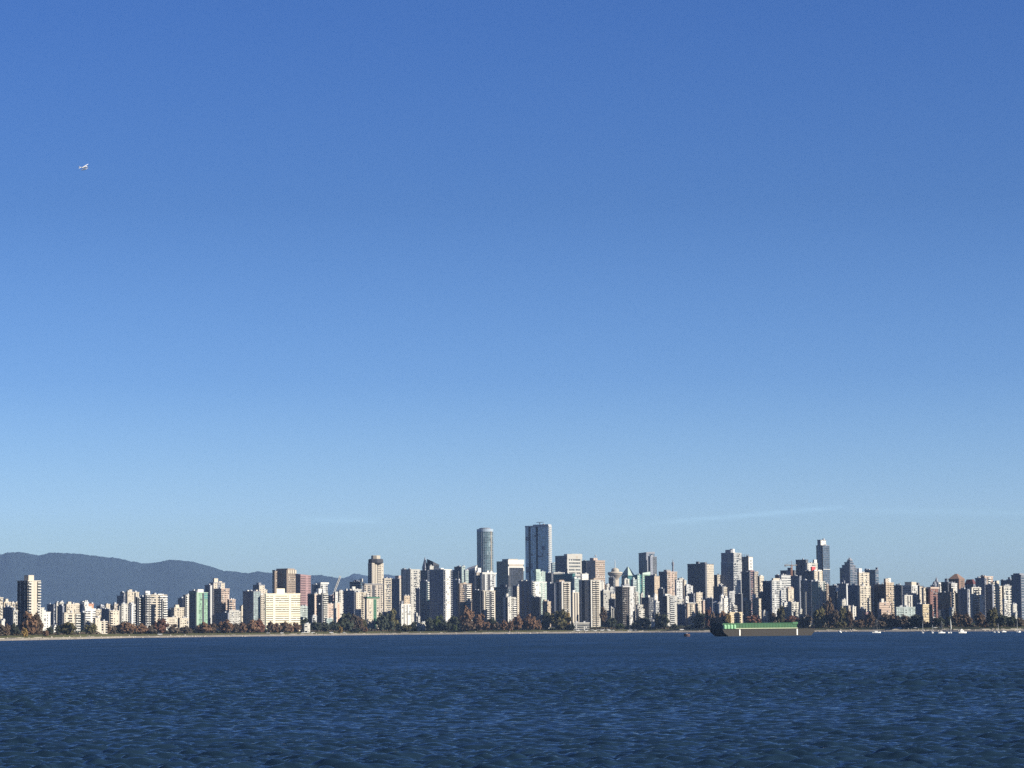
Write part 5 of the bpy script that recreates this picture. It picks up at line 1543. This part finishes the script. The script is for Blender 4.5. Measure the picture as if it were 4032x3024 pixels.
car(1232, 60, 'w', 'white car among dark trees right of the small white shed')
car(1305, 50, 'v', 'white van on the shore below the pale blue glazed pavilion')
car(1356, 50, 's', 'silver car under the large dark tree right of the pale blue pavilion')
car(1110, 62, 'w', 'white car under the rust trees before the wide white slab')
car(1055, 64, 'w', 'white car at the left foot of the wide white slab')
car(630, 55, 'v', 'white van under the red tree right of the striped tower')
car(3523, 55, 'w', 'white car on the shore road left of a white van, below the long glass building')
car(3542, 55, 'v', 'white van on the shore road below the long glass building')
car(3606, 64, 'w', 'white car under dark trees left of the yellow cream front tower')
car(3683, 64, 'w', 'white car on the shore road right of the yellow cream front tower')
car(3703, 64, 's', 'silver car on the shore road behind the broad sailing boat')

# ------------------------------------------------------------------ trees
LEAF = {'rust': (.118, .071, .044), 'brown': (.085, .060, .042), 'red': (.108, .054, .038), 'olive': (.070, .064, .030), 'gold': (.17, .115, .040),
        'dark': (.032, .038, .026), 'green': (.042, .055, .022), 'umber': (.076, .060, .045)}
for k, c in LEAF.items():
    m = mat('leaf_' + k, c, .9, .35, .5, .1)
    # leaves let some light through
mat('bark', (.06, .05, .04), .95, .2, 1.5, .05)

def crown_mesh(kind, seed):
    """foliage of leaf-sized faces in clumps; unit size: width 2 (radius 1), height 1 from z=0 to 1"""
    rg = np.random.RandomState(seed)
    pts, fs = [], []
    clumps = []
    n = {'round': 52, 'tall': 56, 'wide': 50, 'cone': 44}[kind]
    for i in range(n):
        while True:
            x, y, z = rg.uniform(-1, 1), rg.uniform(-1, 1), rg.uniform(0, 1)
            if kind == 'cone':
                R = max(.12, 1 - z) * .95
                ok = x * x + y * y < R * R
            elif kind == 'tall':
                R = .92 * math.sqrt(max(0, 1 - ((z - .45) / .58) ** 2))
                ok = x * x + y * y < R * R
            elif kind == 'wide':
                R = .95 * math.sqrt(max(0, 1 - ((z - .4) / .6) ** 2))
                ok = x * x + y * y < R * R and z > .12
            else:
                R = .92 * math.sqrt(max(0, 1 - ((z - .5) / .53) ** 2))
                ok = x * x + y * y < R * R
            if ok:
                break
        clumps.append((x, y, z, rg.uniform(.20, .36)))
    for (cx, cy, cz, r) in clumps:
        for _ in range(40):
            d = rg.normal(0, 1, 3); d /= np.linalg.norm(d)
            q = r * rg.uniform(.55, 1.05)
            c = np.array([cx + d[0] * q, cy + d[1] * q, cz + d[2] * q * .55])
            u = rg.normal(0, 1, 3); u -= d * u.dot(d) * .6; u /= np.linalg.norm(u)
            v = np.cross(d, u); v /= np.linalg.norm(v)
            s = rg.uniform(.06, .11)
            b = len(pts)
            for e, g in ((-1, -.7), (1, -.7), (1.1, .8), (-.9, .8)):
                w = u * e * s + v * g * s
                pts.append((c[0] + w[0], c[1] + w[1], max(-.02, c[2] + w[2] * .6)))
            fs.append((b, b + 1, b + 2, b + 3))
    me = bpy.data.meshes.new('crown')
    me.from_pydata(pts, [], fs)
    me.materials.append(MATS['leaf_rust'])
    me.update()
    return me

def trunk_mesh(seed):
    rg = random.Random(seed)
    b = MB()
    b.tube((0, 0, -.06), (0, 0, .34), .075, .05, 7)
    b.tube((0, 0, .33), (.05, .02, .62), .05, .022, 6)
    for i in range(6):
        t = i * 1.05 + rg.uniform(-.3, .3)
        z = rg.uniform(.2, .42)
        r = rg.uniform(.35, .6)
        b.tube((0, 0, z), (math.cos(t) * r, math.sin(t) * r, z + rg.uniform(.15, .3)), .032, .012, 5)
    return b.mesh('trunk', ['bark'])

CROWNS = {k: [crown_mesh(k, 20 + i * 7 + len(k)) for i in range(3)] for k in ('round', 'tall', 'wide', 'cone')}
TRUNKS = [trunk_mesh(i) for i in range(3)]
TREEG = 'trees along the far shore'

def T(x, yt, w, col, s, label, form='round'):
    D = shore(slope(x, 2470)) + s
    px = slope(x, 2470)
    z0 = ground(s) - .2
    h = max(4.0, zat(x, yt, D) - z0)
    h *= .80 if col in ('dark', 'umber') else .90
    r = w / 2 * D / F * 1.08
    root = empty('tree', (px * D, D, z0), RND.uniform(0, 6.28))
    i = RND.randrange(3)
    c = bpy.data.objects.new('crown', CROWNS[form][i])
    COL.objects.link(c)
    c.parent = root
    c.material_slots[0].link = 'OBJECT'
    c.material_slots[0].material = MATS['leaf_' + col]
    lift = {'round': .10, 'tall': .05, 'wide': .14, 'cone': .05}[form]
    c.location = (0, 0, h * lift)
    c.scale = (r, r * RND.uniform(.9, 1.1), h * (1 - lift) * .98)
    c['kind'] = 'stuff' if False else 'thing'
    del c['kind']
    t = bpy.data.objects.new('trunk', TRUNKS[i])
    COL.objects.link(t)
    t.parent = root
    t.scale = (r, r, h)
    tag(root, label, 'tree', TREEG)

T(4, 2450, 34, 'umber', 80, 'dark brown tree cut by the left edge of the photo')
T(26, 2456, 30, 'brown', 75, 'brown bushy tree second from the left edge')
T(57, 2446, 38, 'dark', 85, 'dark olive tree left of the big rust tree at the far left', 'wide')
T(112, 2404, 64, 'rust', 100, 'biggest rust tree, at the foot of the leftmost tall tower')
T(145, 2413, 58, 'brown', 95, 'large dull brown tree overlapping the biggest rust tree')
T(97, 2470, 24, 'gold', 60, 'small golden tree in front of the biggest rust tree', 'tall')
T(180, 2482, 26, 'rust', 60, 'low rust bush right of the large dull brown tree')
T(195, 2462, 30, 'dark', 100, 'dark tree between the lower white block and the dark narrow tower')
T(224, 2455, 22, 'dark', 105, 'small dark tree left of the round olive tree', 'tall')
T(266, 2446, 66, 'olive', 90, 'round olive tree before the cream balcony mid-rise')
T(357, 2452, 46, 'olive', 90, 'olive brown tree before the broad white banded mid-rise')
T(416, 2452, 42, 'brown', 90, 'brown tree in front of the beige two-storey lowrise')
T(446, 2460, 26, 'umber', 92, 'small dark brown tree below the cream striped-edge tower')
T(488, 2443, 66, 'rust', 85, 'wide rust tree below the cream round-topped tower', 'wide')
T(514, 2450, 44, 'rust', 90, 'orange brown tree below the thin white slab', 'wide')
T(555, 2454, 48, 'rust', 88, 'rust brown tree at the left foot of the striped tower', 'wide')
T(594, 2454, 42, 'umber', 88, 'dark brown tree between the striped tower and a red tree')
T(633, 2432, 50, 'red', 85, 'red brown pointed tree beside the cream lowrises')
T(684, 2450, 42, 'umber', 80, 'dark brown round tree before the left cream lowrise')
T(731, 2460, 44, 'umber', 80, 'dark brown low tree before the right cream lowrise')
T(800, 2448, 56, 'rust', 88, 'rust tree at the foot of the green glass tower', 'wide')
T(837, 2451, 36, 'brown', 92, 'brown tree right of the rust tree under the green glass tower')
T(888, 2440, 60, 'rust', 86, 'broad rust brown tree before the dark low block')
T(926, 2446, 36, 'umber', 92, 'dark brown tree before the white classical block')
T(954, 2448, 36, 'rust', 85, 'rust tree between the classical block and the teal tower')
T(994, 2436, 50, 'rust', 88, 'tall rust tree at the foot of the teal tower')
T(1021, 2436, 46, 'red', 86, 'red brown tree left of the wide white slab')
T(1066, 2444, 32, 'brown', 80, 'greyish brown tree before the left end of the wide white slab')
T(1091, 2450, 32, 'rust', 84, 'rust tree before the wide white slab, left of centre')
T(1119, 2446, 38, 'brown', 82, 'brown tree before the centre of the wide white slab')
T(1142, 2452, 28, 'rust', 85, 'small rust tree before the wide white slab, right of centre')
T(1166, 2448, 36, 'rust', 80, 'rust tree before the right end of the wide white slab')
T(1200, 2424, 38, 'dark', 110, 'dark tree just right of the wide white slab')
T(1243, 2440, 46, 'dark', 110, 'dark tree beneath the tower with a pale pink strip')
T(1281, 2444, 40, 'dark', 105, 'dark tree left of the pale blue glazed pavilion')
T(1318, 2438, 36, 'dark', 110, 'dark tree right of the pale blue glazed pavilion')
T(1362, 2398, 62, 'dark', 110, 'largest dark tree, before the plain dark slab by the salmon lowrise')
T(1394, 2408, 44, 'umber', 105, 'dark brown tree right of the largest dark tree')
T(1414, 2426, 34, 'brown', 95, 'brown tree left of the green trimmed tower')
T(1430, 2428, 26, 'olive', 100, 'slim olive tree touching the green trimmed tower', 'tall')
T(1436, 2468, 24, 'rust', 60, 'low rust bush at the foot of the green trimmed tower')
T(1400, 2471, 44, 'dark', 55, 'low dark bush on the shore left of the green trimmed tower')
T(1340, 2464, 18, 'gold', 60, 'slim yellowish tree on the shore below the largest dark tree', 'tall')
T(1502, 2404, 40, 'dark', 110, 'dark tree right of the green trimmed tower')
T(1531, 2396, 46, 'dark', 120, 'tall dark tree before the dark tower with a cream side')
T(1546, 2392, 42, 'olive', 125, 'olive topped tree left of the white dark-striped front tower')
T(1570, 2446, 26, 'dark', 80, 'small dark tree at the left foot of the white dark-striped front tower')
T(1598, 2456, 42, 'olive', 60, 'low olive tree before the white dark-striped front tower')
T(1630, 2440, 36, 'dark', 90, 'dark tree right of the white dark-striped front tower')
T(1697, 2424, 46, 'dark', 90, 'dark tree at the left foot of the big white edged tower')
T(1728, 2418, 48, 'green', 95, 'dark olive tree before the shaded side of the big white edged tower')
T(1754, 2434, 38, 'dark', 90, 'dark tree below the bright white face of the big white edged tower')
T(1786, 2414, 48, 'dark', 110, 'dark tree between the big white edged tower and the brown balcony tower')
T(1790, 2458, 20, 'green', 50, 'small green bush on the shore right of the big white edged tower')
T(1838, 2388, 54, 'rust', 120, 'tall rust tree covering the foot of the brown balcony tower')
T(1844, 2440, 52, 'brown', 70, 'brown tree in front of the tall rust tree')
T(1888, 2412, 54, 'rust', 90, 'broad rust brown tree left of the beige twin-balcony tower')
T(1936, 2424, 40, 'dark', 110, 'dark tree at the foot of the beige twin-balcony tower')
T(1921, 2448, 38, 'rust', 70, 'low rust tree before the beige twin-balcony tower', 'wide')
T(1955, 2448, 38, 'brown', 72, 'low brown tree before the dark greenish block', 'wide')
T(1986, 2442, 36, 'rust', 74, 'rust tree at the left foot of the white right-balcony tower')
T(2010, 2440, 28, 'rust', 72, 'slim rust tree before the white right-balcony tower', 'tall')
T(2038, 2420, 36, 'rust', 85, 'rust tree at the foot of the cream strip')
T(2066, 2430, 30, 'umber', 95, 'dark brown tree before the twin-ribbed tower')
T(2090, 2418, 42, 'rust', 80, 'bright rust tree before the dark low tower')
T(2118, 2438, 28, 'rust', 80, 'small rust tree right of the bright rust tree')
T(2150, 2394, 48, 'dark', 115, 'dark tree beneath the tan windowless block')
T(2204, 2396, 78, 'olive', 85, 'great olive willow before the white tower with a brown roof box')
T(2233, 2406, 30, 'gold', 88, 'golden green edge tree right of the great olive willow', 'tall')
T(2252, 2452, 22, 'dark', 70, 'small dark bush at the left end of the beach pavilion')
T(2376, 2384, 28, 'brown', 130, 'slim brown tree right of the speckled white tower', 'tall')
T(2407, 2420, 38, 'dark', 120, 'dark tree left of the brown sided grey tower')
T(2440, 2452, 32, 'green', 80, 'low green bush before the brown sided grey tower', 'wide')
T(2506, 2440, 40, 'dark', 100, 'dark tree at the right foot of the grey panel tower', 'wide')
T(2520, 2422, 40, 'dark', 110, 'dark green tree under the white stepped low block')
T(2545, 2420, 36, 'dark', 108, 'dark tree before the dark wide block')
T(2590, 2410, 28, 'olive', 105, 'olive brown tree left of the white framed front tower', 'tall')
T(2613, 2406, 44, 'dark', 100, 'dark tree touching the white framed front tower')
T(2657, 2452, 24, 'dark', 90, 'small dark tree at the right foot of the white framed front tower')
T(2756, 2398, 46, 'dark', 110, 'dark tree right of the tower with a cream balcony centre')
T(2792, 2392, 34, 'red', 120, 'red brown tree left of the barge bow', 'tall')
T(2808, 2410, 36, 'brown', 110, 'brown tree above the barge bow')
T(2842, 2406, 60, 'rust', 115, 'rust brown tree behind the left half of the barge')
T(2868, 2412, 26, 'gold', 95, 'yellowish tree overlapping the yellow lowrise', 'tall')
T(2966, 2418, 58, 'red', 110, 'wide red brown tree behind the middle of the barge')
T(3044, 2400, 28, 'umber', 120, 'dark brown tree below the speckled grid tower', 'tall')
T(3075, 2380, 36, 'olive', 125, 'tall olive brown tree left of the white front pair', 'tall')
T(3122, 2422, 62, 'red', 110, 'low red brown tree under the white front pair', 'wide')
T(3170, 2414, 52, 'umber', 105, 'dark bare looking tree behind the barge stern')
T(3226, 2384, 44, 'olive', 95, 'olive poplar in front of the green glass and white tower', 'tall')
T(3262, 2346, 42, 'brown', 140, 'tall brown poplar right of the olive poplar', 'tall')
T(3287, 2388, 42, 'umber', 120, 'dark brown tree right of the tall brown poplar', 'tall')
T(3300, 2446, 32, 'olive', 70, 'low pale olive bush above the lone motor boat', 'wide')
T(3320, 2386, 36, 'olive', 105, 'olive tree before the grey brown front block', 'tall')
T(3344, 2396, 30, 'brown', 105, 'brown tree left of the white narrow front tower', 'tall')
T(3386, 2438, 54, 'brown', 95, 'low brown tree right of the white narrow front tower')
T(3426, 2410, 40, 'brown', 100, 'brown tree under the beige arched tower')
T(3464, 2438, 44, 'umber', 90, 'dark brown tree behind the lone sailing boat')
T(3492, 2406, 58, 'umber', 110, 'big dark brown tree below the pinkish grid block')
T(3520, 2418, 50, 'brown', 100, 'brown tree at the left end of the long glass building')
T(3560, 2412, 48, 'umber', 100, 'rounded brown tree before the long glass building')
T(3607, 2410, 60, 'dark', 110, 'dark round tree left of the yellow cream front tower')
T(3644, 2440, 26, 'umber', 90, 'small dark brown tree at the foot of the yellow cream front tower')
T(3700, 2424, 50, 'dark', 115, 'dark tree behind the broad sailing boat')
T(3738, 2420, 36, 'dark', 112, 'dark tree behind the boat with a furled sail')
T(3766, 2408, 42, 'brown', 95, 'brown tree left of the large motor cruiser')
T(3803, 2412, 46, 'brown', 88, 'drooping brown tree right of the large motor cruiser')
T(3862, 2410, 48, 'brown', 92, 'brown tree with a rusty side below the dark blue slab')
T(3876, 2446, 20, 'rust', 75, 'small rust bush at the right side of a brown tree')
T(3907, 2386, 46, 'olive', 95, 'tall olive poplar behind the leaning mast', 'tall')
T(3947, 2410, 44, 'dark', 98, 'dark tree right of the tall olive poplar')
T(3985, 2416, 42, 'dark', 100, 'dark tree under the small white block by the right edge')
T(4018, 2424, 34, 'umber', 90, 'dark brown tree at the right edge of the photo')

# low shrubs in front of the buildings: nobody could count them
def shrubbery():
    rg = np.random.RandomState(5)
    for name, col, n, s0, s1, hmax in (('shrubbery', 'dark', 14000, 112, 150, 3.6), ('hedge_undergrowth', 'umber', 7000, 92, 118, 2.2)):
        pts, fs = [], []
        for _ in range(n):
            t = rg.uniform(-.2, .2)
            s = rg.uniform(s0, s1)
            D = shore(t) + s
            z0 = ground(s)
            env = hmax * (.35 + .65 * abs(math.sin(t * 310 + math.sin(t * 97) * 2)))
            c = np.array([t * D, D, z0 + env * rg.uniform(0, 1)])
            u = rg.normal(0, 1, 3); u /= np.linalg.norm(u)
            v = np.cross(u, rg.normal(0, 1, 3)); v /= np.linalg.norm(v)
            q = rg.uniform(.5, 1.2)
            b = len(pts)
            for e, g in ((-1, -.7), (1, -.7), (1, .7), (-1, .7)):
                pts.append(tuple(c + (u * e + v * g) * q))
            fs.append((b, b + 1, b + 2, b + 3))
        me = bpy.data.meshes.new(name)
        me.from_pydata(pts, [], fs)
        me.materials.append(MATS['leaf_' + col])
        o = link(name, me, kind='stuff')
shrubbery()

def driftwood():
    rg = random.Random(4)
    b = MB()
    for _ in range(150):
        t = rg.uniform(-.2, .2)
        s = rg.uniform(8, 34)
        D = shore(t) + s
        a = rg.uniform(-.5, .5)
        L = rg.uniform(1.5, 5)
        c = Vector((t * D, D, ground(s) + .35))
        d = Vector((math.cos(a), math.sin(a), 0)) * L
        b.tube(c - d, c + d, rg.uniform(.25, .5), None, 6)
    o = b.build('driftwood', 'beige', kind='stuff')
driftwood()

def shore_rocks():
    rg = random.Random(14)
    b = MB()
    for _ in range(420):
        t = rg.uniform(-.2, .2)
        s = rg.uniform(-2, 14) if rg.random() < .7 else rg.uniform(30, 44)
        D = shore(t) + s
        r = rg.uniform(.4, 1.3)
        n = 6
        ring = [(t * D + r * rg.uniform(.7, 1.2) * math.cos(k * 6.283 / n), D + r * rg.uniform(.7, 1.2) * math.sin(k * 6.283 / n)) for k in range(n)]
        top = [(t * D + (x - t * D) * .5, D + (y - D) * .5) for x, y in ring]
        z = ground(s)
        b.prism(ring, z - .4, z + r * .8, 0, top)
    b.build('shore_rocks', 'taupe', kind='stuff')
shore_rocks()
